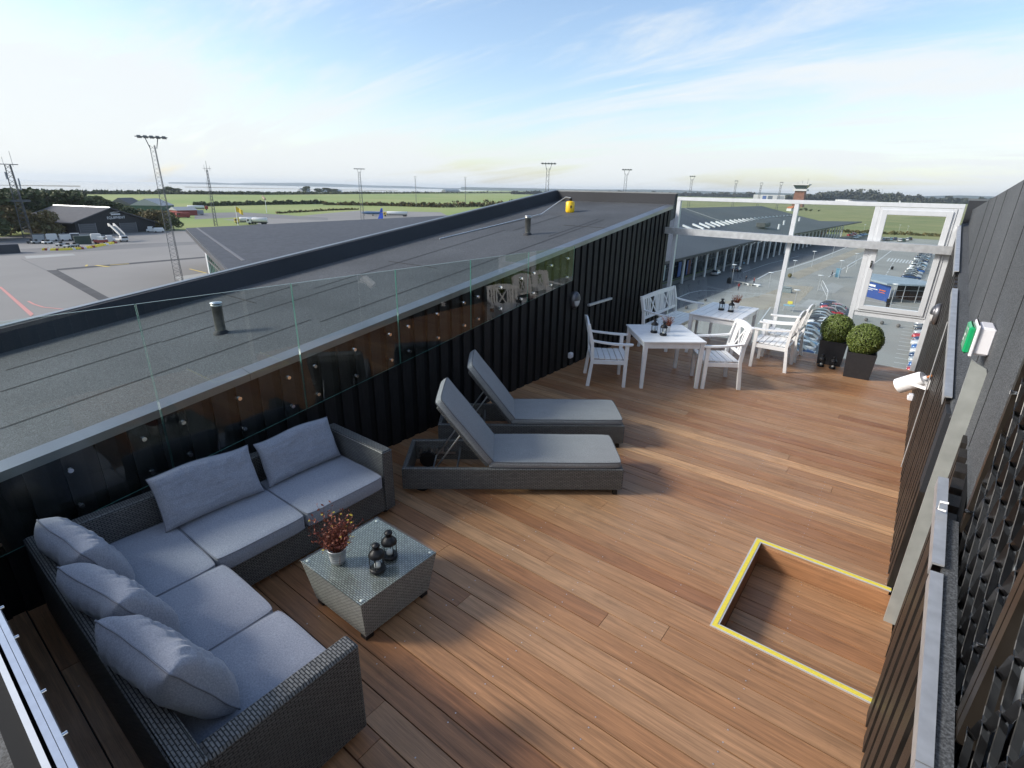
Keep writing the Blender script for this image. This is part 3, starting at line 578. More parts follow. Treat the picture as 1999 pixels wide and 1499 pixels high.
def man(b):
    def bar2(p, q, w_): d = Vector((0, q[0]-p[0], q[1]-p[1])); n = Vector((0, -d.z, d.y)).normalized()*w_*.8; P0 = Vector((0, *p)); Q0 = Vector((0, *q)); b.poly([P0-n, Q0-n, Q0+n, P0+n])
    for p, q, w_ in (((-.02, .035), (-.035, -.005), .022), ((-.035, -.005), (-.01, -.03), .013), ((-.01, -.03), (-.02, -.062), .011), ((-.035, -.005), (-.058, -.03), .013), ((-.058, -.03), (-.085, -.028), .010), ((-.022, .03), (.005, .01), .009), ((.005, .01), (.02, .022), .008), ((-.026, .03), (-.05, .022), .009), ((-.05, .022), (-.058, .0), .008), ((.035, -.062), (.035, .062), .006), ((.035, .062), (.09, .062), .006), ((.09, .062), (.09, -.062), .006)): bar2(p, q, w_)
    b.add([(0, -.012+.012*math.cos(a), .055+.012*math.sin(a)) for a in np.arange(0, 6.28, .63)], [tuple(range(10))])
greenp('pictogram', M_white, man, -.1295)
# far pieces standing on the left roof
def vent(loc, h, label):
    t_ = thing('vent_pipe', label, 'vent pipe', loc, 0, 'steel vent pipes on the roof'); b = MB(); b.lathe([(.048, -.03), (.048, h), (.052, h), (.052, h-.02)], n=20); b.build('pipe', M_steel, t_)
    b = MB(); b.lathe([(.0, h+.001), (.055, h+.001), (.055, h+.014), (.0, h+.018)], n=20, caps=False); b.build('cowl', M_alu, t_); b = MB(); b.lathe([(.075, -.02), (.07, .012), (.05, .03)], n=20); b.build('collar', M_feltdark, t_)
p = RP(1030, 458); vent((p.x, p.y, RZ(p.y)), .29, 'short steel vent pipe on the far felt roof near the yellow can'); p = RP(432, 650); vent((p.x, p.y, RZ(p.y)), .30, 'short steel vent pipe seen through the glass balustrade above the sofa')
p = RP(1112.5, 414); can = thing('gas_bottle', 'yellow gas bottle with black valve standing on the felt roof', 'gas bottle', (p.x, p.y, RZ(p.y)), R(20))
b = MB(); b.lathe([(.0, -.01), (.075, -.01), (.087, .012), (.09, .05), (.09, .185), (.075, .205), (.03, .215), (.0, .215)], n=24, caps=False); b.build('bottle', mat('yellow_plastic', (.85, .52, .01), .35), can)
b = MB(); b.lathe([(.03, .213), (.025, .24), (.035, .245), (.03, .27), (.0, .272)], n=12); b.build('valve', M_black, can)
b = MB(); b.box((.02, -.091, .08), (.05, -.0885, .13)); b.build('sticker', M_black, can)
b = MB(); A = Vector((p.x, p.y, RZ(p.y)+.275)); e1 = RP(1000, 425); pts = [A, A+Vector((-.1, -.03, .01)), A+Vector((-.25, -.15, -.12)), Vector((A.x-.35, A.y-.5, RZ(A.y-.5)+.03)), Vector((A.x-.55, A.y-1.6, RZ(A.y-1.6)+.012)), Vector((-6.6, A.y-3, RZ(A.y-3)+.01))]
b.tube(pts, .011, 6); tag(b.build('hose', M_galv), 'thin grey hose leading from the yellow gas bottle across the roof', 'hose')

# ------------------------------------------------------------------ wicker corner sofa
def cushion(name, x0, x1, y0, y1, z0, z1, mt, mp, parent, crown=.018, seed=0, piping=True, rad=.03, nu=28, nv=28, M=None):
    """box cushion with rounded edges, a slight crown and piping along its seams"""
    b = MB(); rnd = seed*7.3; cx, cy = (x0+x1)/2, (y0+y1)/2; hx, hy = (x1-x0)/2, (y1-y0)/2
    def sx(u): return math.copysign(1-(1-abs(u))**1.6, u)
    def top(u, v, s=1):
        a, c = sx(2*u-1), sx(2*v-1); e = max(abs(a), abs(c))
        cr = crown*(1-a*a)*(1-c*c); corner = .012*(abs(a)*abs(c))**6
        w_ = .003*mnoise.noise((a*2.1+rnd, c*2.1, s*3.1)) + .0016*mnoise.noise((a*6+rnd, c*5, 1.7))
        x = cx + a*hx*(1-.022*(1-abs(c))**.5*0) ; y = cy + c*hy
        inset = corner*1.2
        edge = .006*(1-min(1, (1-e)/.12))**2
        return Vector((x - math.copysign(inset, a)*abs(a)**8, y - math.copysign(inset, c)*abs(c)**8, (z1 + cr + w_ - edge) if s > 0 else (z0 - cr*.4 + edge)))
    b.grid(nu, nv, lambda u, v: top(u, v)); b.grid(nu, nv, lambda u, v: top(1-u, v, -1))
    def rim(t, s):  # t in 0..4 along the border
        k = int(t) % 4; f = t-int(t)
        u, v = ((f, 0), (1, f), (1-f, 1), (0, 1-f))[k]; return top(u, v) if s > 0 else top(1-u, v, -1)
    n = 96; vs = []
    for i in range(n):
        t = 4*i/n; A = rim(t, 1); k = int(t) % 4; f = t-int(t); u, v = ((f, 0), (1, f), (1-f, 1), (0, 1-f))[k]; B = top(u, v, -1); B2 = Vector((A.x, A.y, z0+.004))
        out = (Vector((A.x-cx, A.y-cy, 0))); out = Vector((math.copysign(1, out.x) if k in (1, 3) else 0, math.copysign(1, out.y) if k in (0, 2) else 0, 0)); bl = .008*math.sin(math.pi*f)**.4 if 0 < f < 1 else 0
        for q_ in range(5):
            g = q_/4; vs.append(A.lerp(B2, g) + out*(bl*math.sin(math.pi*g)+.0008*mnoise.noise((t*5, g*3, seed))))
    fs = [(i*5+k, i*5+k+1, ((i+1) % n)*5+k+1, ((i+1) % n)*5+k) for i in range(n) for k in range(4)]
    b.add(vs, fs, 0, True)
    if piping:
        for s_ in (1, -1):
            pts = [rim(4*i/64, 1) if s_ > 0 else Vector((rim(4*i/64, 1).x, rim(4*i/64, 1).y, z0+.006)) for i in range(65)]
            b.tube(pts, .0042, 5, 1)
    if M is not None: b.xf(M)
    return b.build(name, [mt, mp], parent)
sofa = thing('corner_sofa', 'charcoal wicker corner sofa with lilac-grey seat cushions below the glass balustrade', 'sofa', (-4.0, .30, 0))
SX, SY = -4.0, .30
def sb(nm, a, c, r=.012, mt=M_rattan, parent=sofa): b = MB(); b.bbox((a[0]-SX, a[1]-SY, a[2]), (c[0]-SX, c[1]-SY, c[2]), r); return b.build(nm, mt, parent)
sb('base', (-3.995, .305, .05), (-3.19, 2.42, .295)); sb('base', (-3.188, .305, .05), (-1.83, 1.065, .295))
sb('backrest', (-4.0, .40, .05), (-3.90, 2.42, .625)); sb('backrest', (-4.0, .295, .05), (-1.735, .398, .62))
sb('armrest', (-4.0, 2.42, .045), (-3.18, 2.525, .622)); sb('armrest', (-1.84, .40, .045), (-1.735, 1.095, .612))
for x, y in ((-3.25, 2.46), (-3.95, 2.46), (-1.79, 1.03), (-1.79, .35), (-3.95, .35), (-3.25, 1.12)):
    b = MB(); b.tube([(x-SX, y-SY, 0), (x-SX, y-SY, .06)], [.022, .026], 12); b.build('foot', M_black, sofa)
for i, (x0, x1, y0, y1) in enumerate(((-3.88, -3.155, 1.685, 2.405), (-3.88, -3.155, 1.035, 1.68), (-3.88, -3.11, .42, 1.03), (-3.105, -2.475, .42, 1.06), (-2.47, -1.85, .42, 1.075))):
    cushion('seat_cushion', x0+.003-SX, x1-.003-SX, y0+.003-SY, y1-.003-SY, .30, .415, M_cush, M_pipe, sofa, seed=i)
def pillow(name, label, Wd, Ht, Th, loc, rz, lean, roll=0, seed=0, wr=1.0, pe=5.0, group='loose back cushions of the corner sofa'):
    """puffed cushion standing on its long edge: x width, z height, thickness along y"""
    nu, nv = 72, 60; b = MB()
    def side(s):
        def f(u, v):
            a, c = 2*u-1, 2*v-1
            rim_ = max(abs(a), abs(c)); puff = (1-abs(a)**(pe+2))**.42*(1-abs(c)**pe)**.55
            ear = 1 - .055*(1-(abs(a)**3))*(abs(c)**2) ; ear2 = 1 - .05*(1-(abs(c)**3))*(abs(a)**2)
            x = a*Wd/2*ear2; z = Ht/2 + c*Ht/2*ear
            sag = .03*math.sin(a*3+seed)*(c > 0)*c
            # folds fanning down from the upper seam and in from the corners
            w1 = math.sin(a*17 + 3*mnoise.noise((a*2+seed, c*1.3, 2.2)) + c*3.0)*math.exp(-((c-.55)/.55)**2)
            w2 = mnoise.noise((a*7+seed*3, c*2.2+5, s*2.0)); w3 = mnoise.noise((a*3.2+seed, c*8.0, s*4+9))
            fine = mnoise.noise((a*16+seed, c*3.0, 4.4)); d = wr*(.0050*w1*puff + .0065*w2*puff + .005*w3*puff + .0030*fine*puff*max(0, c+.3))
            fl = .55 if s < 0 else 1
            return Vector((x, s*(Th/2)*puff + d*s*fl + .012*mnoise.noise((a*1.5, c*1.5, seed)), z + sag*.5 + (0 if c > -.99 else .0)))
        return f
    b.grid(nu, nv, side(1)); b.grid(nu, nv, side(-1))
    rimp = [(2*i/40-1, -1) for i in range(40)] + [(1, 2*i/30-1) for i in range(30)] + [(1-2*i/40, 1) for i in range(40)] + [(-1, 1-2*i/30) for i in range(31)]
    f = side(1); pts = [f((a+1)/2, (c+1)/2) for a, c in rimp]; b.tube(pts, .0045, 5, 1)
    M = Matrix.Rotation(rz, 4, 'Z') @ Matrix.Rotation(roll, 4, 'Y') @ Matrix.Rotation(lean, 4, 'X')
    b.xf(M); o = b.build(name, [M_cush, M_pipe], None, loc, recalc=True); o.data.materials[1] = M_pipe
    return tag(o, label, 'cushion', group)
# along the left wall: two flatter ones; along the near back: three full ones
pillow('back_cushion', 'flat lilac-grey cushion on the wall side, nearest the corner of the sofa', .70, .40, .15, (-3.70, 1.30, .425), R(-91), R(24), R(0), 1, .8)
pillow('back_cushion', 'smaller flat cushion leaning beside the far armrest of the sofa', .68, .38, .14, (-3.72, 2.04, .425), R(-88), R(22), R(0), 2, .7)
pillow('back_cushion', 'puffy wrinkled cushion pushed into the inner corner of the sofa', .60, .42, .21, (-3.53, .57, .42), R(6), R(24), R(-2), 3, 1.3, 4)
pillow('back_cushion', 'puffy wrinkled cushion in the middle of the three in a row', .61, .42, .21, (-2.93, .57, .425), R(9), R(27), R(-4), 4, 1.3, 4)
pillow('back_cushion', 'large puffy wrinkled cushion beside the near armrest of the sofa', .62, .45, .23, (-2.30, .575, .425), R(8), R(27), R(-4), 5, 1.3, 4)
# ------------------------------------------------------------------ coffee table with pot and lanterns
ct = thing('coffee_table', 'square wicker coffee table with glass top and flower pot', 'coffee table', (-2.485, 1.725, 0))
b = MB(); a_, c_2 = .315, .262
ring = lambda h, z: [(-h, -h, z), (h, -h, z), (h, h, z), (-h, h, z)]
b.add(ring(.268, .04)+ring(a_, .352), [(0, 3, 2, 1), (4, 5, 6, 7), (0, 1, 5, 4), (1, 2, 6, 5), (2, 3, 7, 6), (3, 0, 4, 7)]); b.build('body', M_rattanT, ct)
for sx_ in (-1, 1):
    for sy_ in (-1, 1):
        b = MB(); b.bbox((sx_*.235-.03, sy_*.235-.03, 0), (sx_*.235+.03, sy_*.235+.03, .045), .005); b.build('foot', M_black, ct)
        b = MB(); b.lathe([(0, .3525), (.012, .3525), (.012, .3565), (0, .3565)], (sx_*.285, sy_*.285, 0), 12, caps=False); b.build('glass_pad', M_candle, ct)
b = MB(); b.bbox((-.322, -.322, .357), (.322, .322, .364), .002); b.build('glass_top', [glass('table_glass', (.95, .97, .96), 1.7)], ct)
CT = .3645
def lantern(loc, label, rz=0, group='black candle lanterns', s=1.0, base=None):
    if base: r = copy_tree(base); r.location = loc; r.rotation_euler.z = rz; return tag(r, label, 'lantern', group)
    t_ = thing('candle_lantern', label, 'lantern', loc, rz, group)
    b = MB(); b.lathe([(0, 0), (.046, 0), (.052, .006), (.052, .022), (.044, .03), (.0, .03)], n=20, caps=False); b.build('base', M_black, t_)
    b = MB(); b.lathe([(.052, .118), (.053, .126), (.046, .142), (.034, .156), (.022, .164), (.018, .172), (.018, .186), (.027, .190), (.026, .200), (.012, .208), (.006, .212), (0, .213)], n=20, caps=False); b.lathe([(.052, .118), (0, .119)], n=20, caps=False); b.build('lid', M_black, t_)
    for k in range(5):
        a = k*2*math.pi/5; b = MB(); b.tube([(.046*math.cos(a), .046*math.sin(a), .028), (.047*math.cos(a), .047*math.sin(a), .12)], .0032, 5); b.build('rod', M_black, t_)
    b = MB(); b.lathe([(.041, .03), (.041, .118)], n=20, caps=False); b.build('glass_cylinder', M_jar, t_)
    b = MB(); b.lathe([(0, .031), (.021, .031), (.021, .052), (0, .052)], n=16, caps=False); b.build('candle', M_candle, t_)
    b = MB(); b.tube([(.052*math.cos(a), .0, .128+.092*math.sin(a)) for a in np.linspace(.05, math.pi-.05, 14)], .0014, 5); b.build('handle', M_black, t_)
    return t_
LN = lantern((-2.325, 1.665, CT), 'black candle lantern standing in front on the coffee table', .4)
lantern((-2.365, 1.80, CT), 'black candle lantern behind its twin on the coffee table', 1.1, base=LN)
M_stem = mat('flower_stem', (.12, .03, .02), .7); M_rl = mat('red_leaf', (.16, .03, .03), .6, col2=(.30, .10, .04), vscale=30); M_yf = mat('yellow_flower', (.75, .60, .05), .6)
def flowerpot(loc, label, s=1.0, nst=60, seed=1, long_=True, mt_pot=None, fo=1.0):
    t_ = thing('flower_pot', label, 'flower pot', loc, 0, 'potted red plants on the tables'); rr = random.Random(seed)
    b = MB(); b.lathe([(0, 0), (.040*s, 0), (.052*s, .088*s), (.055*s, .092*s), (.052*s, .095*s), (.049*s, .092*s), (.045*s, .07*s), (0, .07*s)], n=24, caps=False)
    for z in (.018, .036, .054): b.lathe([(.0405*s+z*.136*s, z*s), (.043*s+z*.136*s, (z+.003)*s), (.041*s+z*.136*s, (z+.007)*s)], n=24, caps=False)
    b.build('pot', mt_pot or M_galv, t_); st = MB(); lf = MB(); fl = MB()
    for k in range(nst):
        a = rr.uniform(0, 6.28); tilt = rr.uniform(.1, .95); h = rr.uniform(.07, .15)*s*fo*(1.25 if rr.random() < .25 else 1); r0 = .02*s*rr.random()
        p0 = Vector((r0*math.cos(a), r0*math.sin(a), .07*s)); d = Vector((math.cos(a)*tilt, math.sin(a)*tilt, 1)).normalized(); p1 = p0+d*h*.6; d2 = (d+Vector((rr.uniform(-.5, .5), rr.uniform(-.5, .5), rr.uniform(-.1, .4)))).normalized(); p2 = p1+d2*h*.5
        st.tube([p0, p1, p2], [.0012, .001, .0007], 4)
        for j in range(9):
            q = p0.lerp(p1, .5+.5*j/5) if j < 5 else p1.lerp(p2, (j-4)/4); q = q+Vector([rr.uniform(-.010, .010)*s for _ in range(3)])
            u = Vector([rr.uniform(-1, 1) for _ in range(3)]).normalized(); v = u.cross(Vector([rr.uniform(-1, 1) for _ in range(3)])).normalized(); l = rr.uniform(.006, .012)*s
            lf.add([q-u*l, q+v*l*.5, q+u*l, q-v*l*.5], [(0, 1, 2, 3)])
        if rr.random() < .09:
            for j in range(5):
                an = j*1.257; fl.add([p2, p2+Vector((math.cos(an)*.008, math.sin(an)*.008, .003)), p2+Vector((math.cos(an+.6)*.008, math.sin(an+.6)*.008, .003))], [(0, 1, 2)])
    if long_:
        st.tube([(0, 0, .08), (.05, .02, .075), (.085, .045, .10), (.095, .055, .16)], .0012, 4); st.tube([(0, 0, .08), (.06, -.02, .08), (.09, -.05, .05)], .0012, 4); st.tube([(0, 0, .08), (-.03, .03, .2), (-.02, .05, .24)], .001, 4)
    st.build('stems', M_stem, t_); lf.build('leaves', M_rl, t_)
    if fl.v: fl.build('flowers', M_yf, t_)
    return t_
flowerpot((-2.60, 1.56, CT), 'galvanised pot of red twiggy plant with yellow flowers on the coffee table', 1.15, 150, 4, fo=1.45)
# ------------------------------------------------------------------ two sun loungers
UX = Vector((.778, .628, 0)); LA = math.atan2(.628, .778)
def lounger(loc, label):
    t_ = thing('sun_lounger', label, 'sun lounger', loc, LA, 'wicker sun loungers with raised backs'); Ln, Wd, h0, h1 = 2.06, .62, .055, .275
    for nm, a, c in (('side_panel', (0, 0), (Ln, .045)), ('side_panel', (0, Wd-.045), (Ln, Wd)), ('end_panel', (0, .046), (.045, Wd-.046)), ('end_panel', (Ln-.045, .046), (Ln, Wd-.046))):
        b = MB(); b.bbox((a[0], a[1], h0), (c[0], c[1], h1), .008); b.build(nm, M_rattan, t_)
    b = MB(); b.bbox((.80, .046, .235), (Ln-.046, Wd-.046, .272), .004); b.build('seat_platform', M_rattan, t_)
    for x, y in ((Ln-.06, .03), (Ln-.06, Wd-.03)): b = MB(); b.bbox((x-.02, y-.02, 0), (x+.02, y+.02, .056), .003); b.build('foot', M_black, t_)
    for y in (.08, Wd-.08):
        b = MB(); b.tube([(.17, y-.02, .085), (.17, y+.02, .085)], .085, 24); b.tube([(.17, y-.024, .085), (.17, y+.024, .085)], .045, 16); b.build('wheel', M_black, t_)
    b = MB(); b.bbox((.05, .05, .03), (.14, .09, .06), .004); b.build('skid', M_black, t_)
    cushion('seat_cushion', .80, Ln-.02, .01, Wd-.01, .278, .345, M_lcush, M_lpipe, t_, .010, 3)
    an = R(53); hin = Vector((.80, 0, .285)); M = Matrix.Translation(hin) @ Matrix.Rotation(an, 4, 'Y') 
    # local board: x from 0 to -.78 up the back
    b = MB(); b.bbox((-.74, .05, -.03), (0, Wd-.05, 0), .006); b.xf(M); b.build('back_board', M_rattan, t_)
    cushion('back_cushion', -.80, -.008, .01, Wd-.01, .003, .075, M_lcush, M_lpipe, t_, .010, 6, M=M)
    ends = []
    for y in (.14, Wd-.14):
        A = M @ Vector((-.38, y, -.03)); B = Vector((.26, y, .15)); b = MB(); b.tube([A, B], .0085, 8); b.tube([A+Vector((0, 0, .0)), A+(A-B).normalized()*.03], .011, 8); b.build('prop_strut', M_alu, t_)
    b = MB(); b.tube([(.26, .13, .15), (.26, Wd-.13, .15)], .0085, 8); b.build('prop_bar', M_alu, t_)
    b = MB(); b.tube([(.50, .046, .20), (.50, Wd-.046, .20)], .010, 8); b.build('cross_bar', M_alu, t_)
    b = MB(); b.box((.08, Wd-.075, .14), (.45, Wd-.060, .16))
    for k in range(6): b.box((.09+k*.055, Wd-.08, .16), (.11+k*.055, Wd-.058, .20))
    b.build('ratchet', M_alu, t_)
    return t_
lo1 = lounger((-3.333, 2.739, 0), 'wicker sun lounger with grey cushion, the one nearer the coffee table')
lo2 = copy_tree(lo1); lo2.location = (-3.76, 3.63, 0); tag(lo2, 'wicker sun lounger with grey cushion, close to the black wall')
# ------------------------------------------------------------------ white garden furniture
def armchair(W2, nm, label, cat, loc, rz, group, bench=False):
    """faces +x, y across; W2 half width"""
    t_ = thing(nm, label, cat, loc, rz, group); D = .26
    def part(n, b): return b.build(n, M_white, t_)
    for s in (-1, 1):
        y = s*(W2-.025)
        b = MB(); b.hexa([(D-.045, y-.023, 0), (D, y-.023, 0), (D, y+.023, 0), (D-.045, y+.023, 0), (D-.05, y-.024, .63), (D+.002, y-.024, .63), (D+.002, y+.024, .63), (D-.05, y+.024, .63)]); part('leg', b)
        b = MB(); pr = [(-D-.03, 0), (-D+.015, .42), (-D-.005, .66), (-D-.07, .93)]
        for (xa, za), (xb, zb) in zip(pr[:-1], pr[1:]): b.hexa([(xa-.025, y-.022, za), (xa+.025, y-.022, za), (xa+.025, y+.022, za), (xa-.025, y+.022, za), (xb-.022, y-.022, zb), (xb+.022, y-.022, zb), (xb+.022, y+.022, zb), (xb-.022, y+.022, zb)])
        part('leg', b)
        b = MB(); n = 8; vs = []
        for i in range(n+1):
            f = i/n; x = -D-.01+f*(2*D+.045); z = .635+.045*(1-f)**2; o = s*.018*math.sin(math.pi*f); wd = .026+.010*f
            vs += [(x, y+o-wd, z), (x, y+o+wd, z), (x, y+o+wd, z+.024), (x, y+o-wd, z+.024)]
        fs = [(i*4+k, i*4+(k+1) % 4, i*4+4+(k+1) % 4, i*4+4+k) for i in range(n) for k in range(4)] + [(3, 2, 1, 0), (n*4, n*4+1, n*4+2, n*4+3)]
        b.add(vs, fs); b.lathe([(0, 0), (.036, 0), (.036, .024), (0, .024)], (D+.03, y, .635), 14, caps=False); part('armrest', b)
        b = MB(); b.box((-D+.02, y-.014, .345), (D-.045, y+.014, .405)); part('side_rail', b)
    b = MB(); b.box((D-.04, -W2+.05, .345), (D-.012, W2-.05, .405)); part('front_rail', b); b = MB(); b.box((-D, -W2+.05, .345), (-D+.025, W2-.05, .405)); part('back_rail', b)
    n = 6
    for i in range(n):
        x0 = -D+.03+i*(2*D)/n*.99; x1 = x0+2*D/n-.010; z = .408+.012*abs(i-2.5)/2.5*.6; b = MB(); b.bbox((x0, -W2+.045, z), (x1, W2-.045, z+.018), .003); part('seat_slat', b)
    bx = lambda z: -D+.015-.02*(z-.42)/.24 if z < .66 else -D-.005-.065*(z-.66)/.27
    def bb(y0, z0, y1, z1, w_, th=.018): b.beam((bx(z0), y0, z0), (bx(z1), y1, z1), w_, th, up=(1, 0, 0))
    b = MB(); m_ = 14; vs = []
    for i in range(m_+1):
        f = i/m_; y = -W2-.004+f*(2*W2+.008); zt = .925+.040*math.sin(math.pi*f)*(1 if not bench else .5); x = bx(.9)-.006
        vs += [(x-.012, y, .865), (x+.012, y, .865), (x+.010, y, zt), (x-.014, y, zt)]
    fs = [(i*4+k, i*4+(k+1) % 4, i*4+4+(k+1) % 4, i*4+4+k) for i in range(m_) for k in range(4)] + [(3, 2, 1, 0), (m_*4, m_*4+1, m_*4+2, m_*4+3)]; b.add(vs, fs); part('top_rail', b)
    b = MB(); b.box((bx(.53)-.010, -W2+.045, .51), (bx(.53)+.012, W2-.045, .56)); part('lower_back_rail', b)
    def cross(yc, hw):
        nonlocal b
        for a in (-1, 1): b = MB(); bb(yc+a*hw, .558, yc+a*hw, .868, .030, .018); part('back_post', b)
        b = MB(); bb(yc-hw+.01, .562, yc+hw-.01, .865, .024, .014); bb(yc-hw+.01, .865, yc+hw-.01, .562, .024, .016); part('back_cross', b)
    def slat(y): 
        nonlocal b
        b = MB(); bb(y, .558, y, .868, .036, .012); part('back_slat', b)
    if not bench:
        cross(0, .115)
        for y in (-.165, -.215, .165, .215): slat(y)
    else:
        for yc in (-.32, .32): cross(yc, .13)
        for y in (-.13, -.07, 0, .07, .13, .52, .60, .68, -.52, -.60, -.68): slat(y)
    return t_
CA = armchair(.31, 'garden_armchair', 'white slatted armchair standing alone on the wall side of the nearer table', 'armchair', (-3.39, 6.82, 0), R(34), 'white garden armchairs')
def chair(x, y, a, label): c = copy_tree(CA); c.location = (x, y, 0); c.rotation_euler.z = R(a); tag(c, label); return c
chair(-2.08, 7.80, 215, 'white armchair with crossed back at the free side of the nearer table')
chair(-1.61, 9.32, 181, 'white armchair facing the far table, the one closer to the camera of the side-by-side pair')
chair(-1.60, 10.05, 180, 'white armchair facing the far table, the one next to the glass screen')
armchair(.80, 'garden_bench', 'white two-seat garden bench with two crossed back panels against the black wall', 'bench', (-3.50, 9.66, 0), R(0), 'white garden bench', True)
def table(loc, rz, wx, wy, label, along):
    t_ = thing('garden_table', label, 'table', loc, rz, 'white garden tables')
    n = 7
    for i in range(n):
        b = MB()
        if along == 'y': a = -wx/2+i*wx/n; b.bbox((a+.003, -wy/2, .695), (a+wx/n-.003, wy/2, .718), .003)
        else: a = -wy/2+i*wy/n; b.bbox((-wx/2, a+.003, .695), (wx/2, a+wy/n-.003, .718), .003)
        b.build('top_board', M_white, t_)
    for sx_ in (-1, 1):
        for sy_ in (-1, 1):
            x, y = sx_*(wx/2-.045), sy_*(wy/2-.045); b = MB(); b.hexa([(x-.022, y-.022, 0), (x+.022, y-.022, 0), (x+.022, y+.022, 0), (x-.022, y+.022, 0), (x-.03, y-.03, .694), (x+.03, y-.03, .694), (x+.03, y+.03, .694), (x-.03, y+.03, .694)]); b.build('leg', M_white, t_)
    for s in (-1, 1):
        b = MB(); b.box((-wx/2+.078, s*(wy/2-.045)-.011, .61), (wx/2-.078, s*(wy/2-.045)+.011, .693)); b.build('apron', M_white, t_)
        b = MB(); b.box((s*(wx/2-.045)-.011, -wy/2+.078, .61), (s*(wx/2-.045)+.011, wy/2-.078, .693)); b.build('apron', M_white, t_)
    return t_
table((-2.80, 7.47, 0), R(40), .91, 1.02, 'white slatted square table turned at an angle in front of the black wall', 'x')
table((-2.58, 9.74, 0), 0, .86, 1.34, 'white slatted rectangular table in front of the glass screen', 'y')
TT = .7185
lantern((-2.92, 7.36, TT), 'black candle lantern on the angled table, the left of two', .2, base=LN); lantern((-2.75, 7.30, TT), 'black candle lantern on the angled table, next to the red plant', .9, base=LN)
lantern((-2.65, 9.74, TT), 'black candle lantern on the far table, the left of two', .2, base=LN); lantern((-2.47, 9.70, TT), 'black candle lantern on the far table, in front of the red plant', 1.6, base=LN)
lantern((-.91, 9.82, .0025), 'black candle lantern on the deck by the rear planter, the left of two', .5, base=LN); lantern((-.74, 9.80, .0025), 'black candle lantern on the deck touching the front planter', 1.9, base=LN)
flowerpot((-2.80, 7.58, TT), 'small white pot of dark red plant on the angled table', .95, 70, 9, False, M_white); flowerpot((-2.50, 10.12, TT), 'small white pot of red and brown plant on the far table', 1.1, 60, 12, False, M_white)
# ------------------------------------------------------------------ boxwood balls in square planters
def planter(loc, rz, label, seed):
    t_ = thing('boxwood_planter', label, 'planter', loc, rz, 'clipped boxwood balls in charcoal planters'); h = .20; rr = np.random.default_rng(seed)
    b = MB(); vs = ring(h-.025, 0)+ring(h, .41)+ring(h-.02, .41)+ring(h-.022, .36); b.add(vs, [(0, 3, 2, 1), (0, 1, 5, 4), (1, 2, 6, 5), (2, 3, 7, 6), (3, 0, 4, 7)] + [(4+i, 4+(i+1) % 4, 8+(i+1) % 4, 8+i) for i in range(4)] + [(8+i, 8+(i+1) % 4, 12+(i+1) % 4, 12+i) for i in range(4)]); b.build('pot', M_planter, t_)
    b = MB(); b.poly(ring(h-.022, .37)); b.build('soil', mat('soil', (.03, .02, .015), .95), t_)
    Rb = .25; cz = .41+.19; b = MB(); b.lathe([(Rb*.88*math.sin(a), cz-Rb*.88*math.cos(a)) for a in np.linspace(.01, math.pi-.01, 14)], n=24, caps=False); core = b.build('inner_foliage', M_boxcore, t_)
    n = 9000; d = rr.normal(size=(n, 3)); d /= np.linalg.norm(d, axis=1)[:, None]; lump = 1+.05*np.sin(d[:, 0]*7+seed)*np.sin(d[:, 1]*6)*np.cos(d[:, 2]*8)
    rad = Rb*lump*(1-.16*rr.random(n)**1.5); c = d*rad[:, None]; c[:, 2] += cz
    nn_ = d+rr.normal(size=(n, 3))*.55; nn_ /= np.linalg.norm(nn_, axis=1)[:, None]; u = np.cross(nn_, rr.normal(size=(n, 3))); u /= np.linalg.norm(u, axis=1)[:, None]; v = np.cross(nn_, u)
    l = rr.uniform(.008, .017, n)[:, None]; vs = np.stack([c-u*l, c+v*l*.55+nn_*.001, c+u*l, c-v*l*.55+nn_*.001], 1).reshape(-1, 3)
    b = MB(); b.v = [tuple(p) for p in vs]; b.f = [(4*i, 4*i+1, 4*i+2, 4*i+3) for i in range(n)]; b.m = [0]*n; b.sm = [False]*n; b.build('leaves', M_box1, t_)
    return t_
planter((-.385, 9.67, 0), R(4), 'boxwood ball in square charcoal planter, the front one of two by the window', 3)
planter((-.83, 10.17, 0), R(2), 'boxwood ball in square charcoal planter, the rear one half hidden', 8)

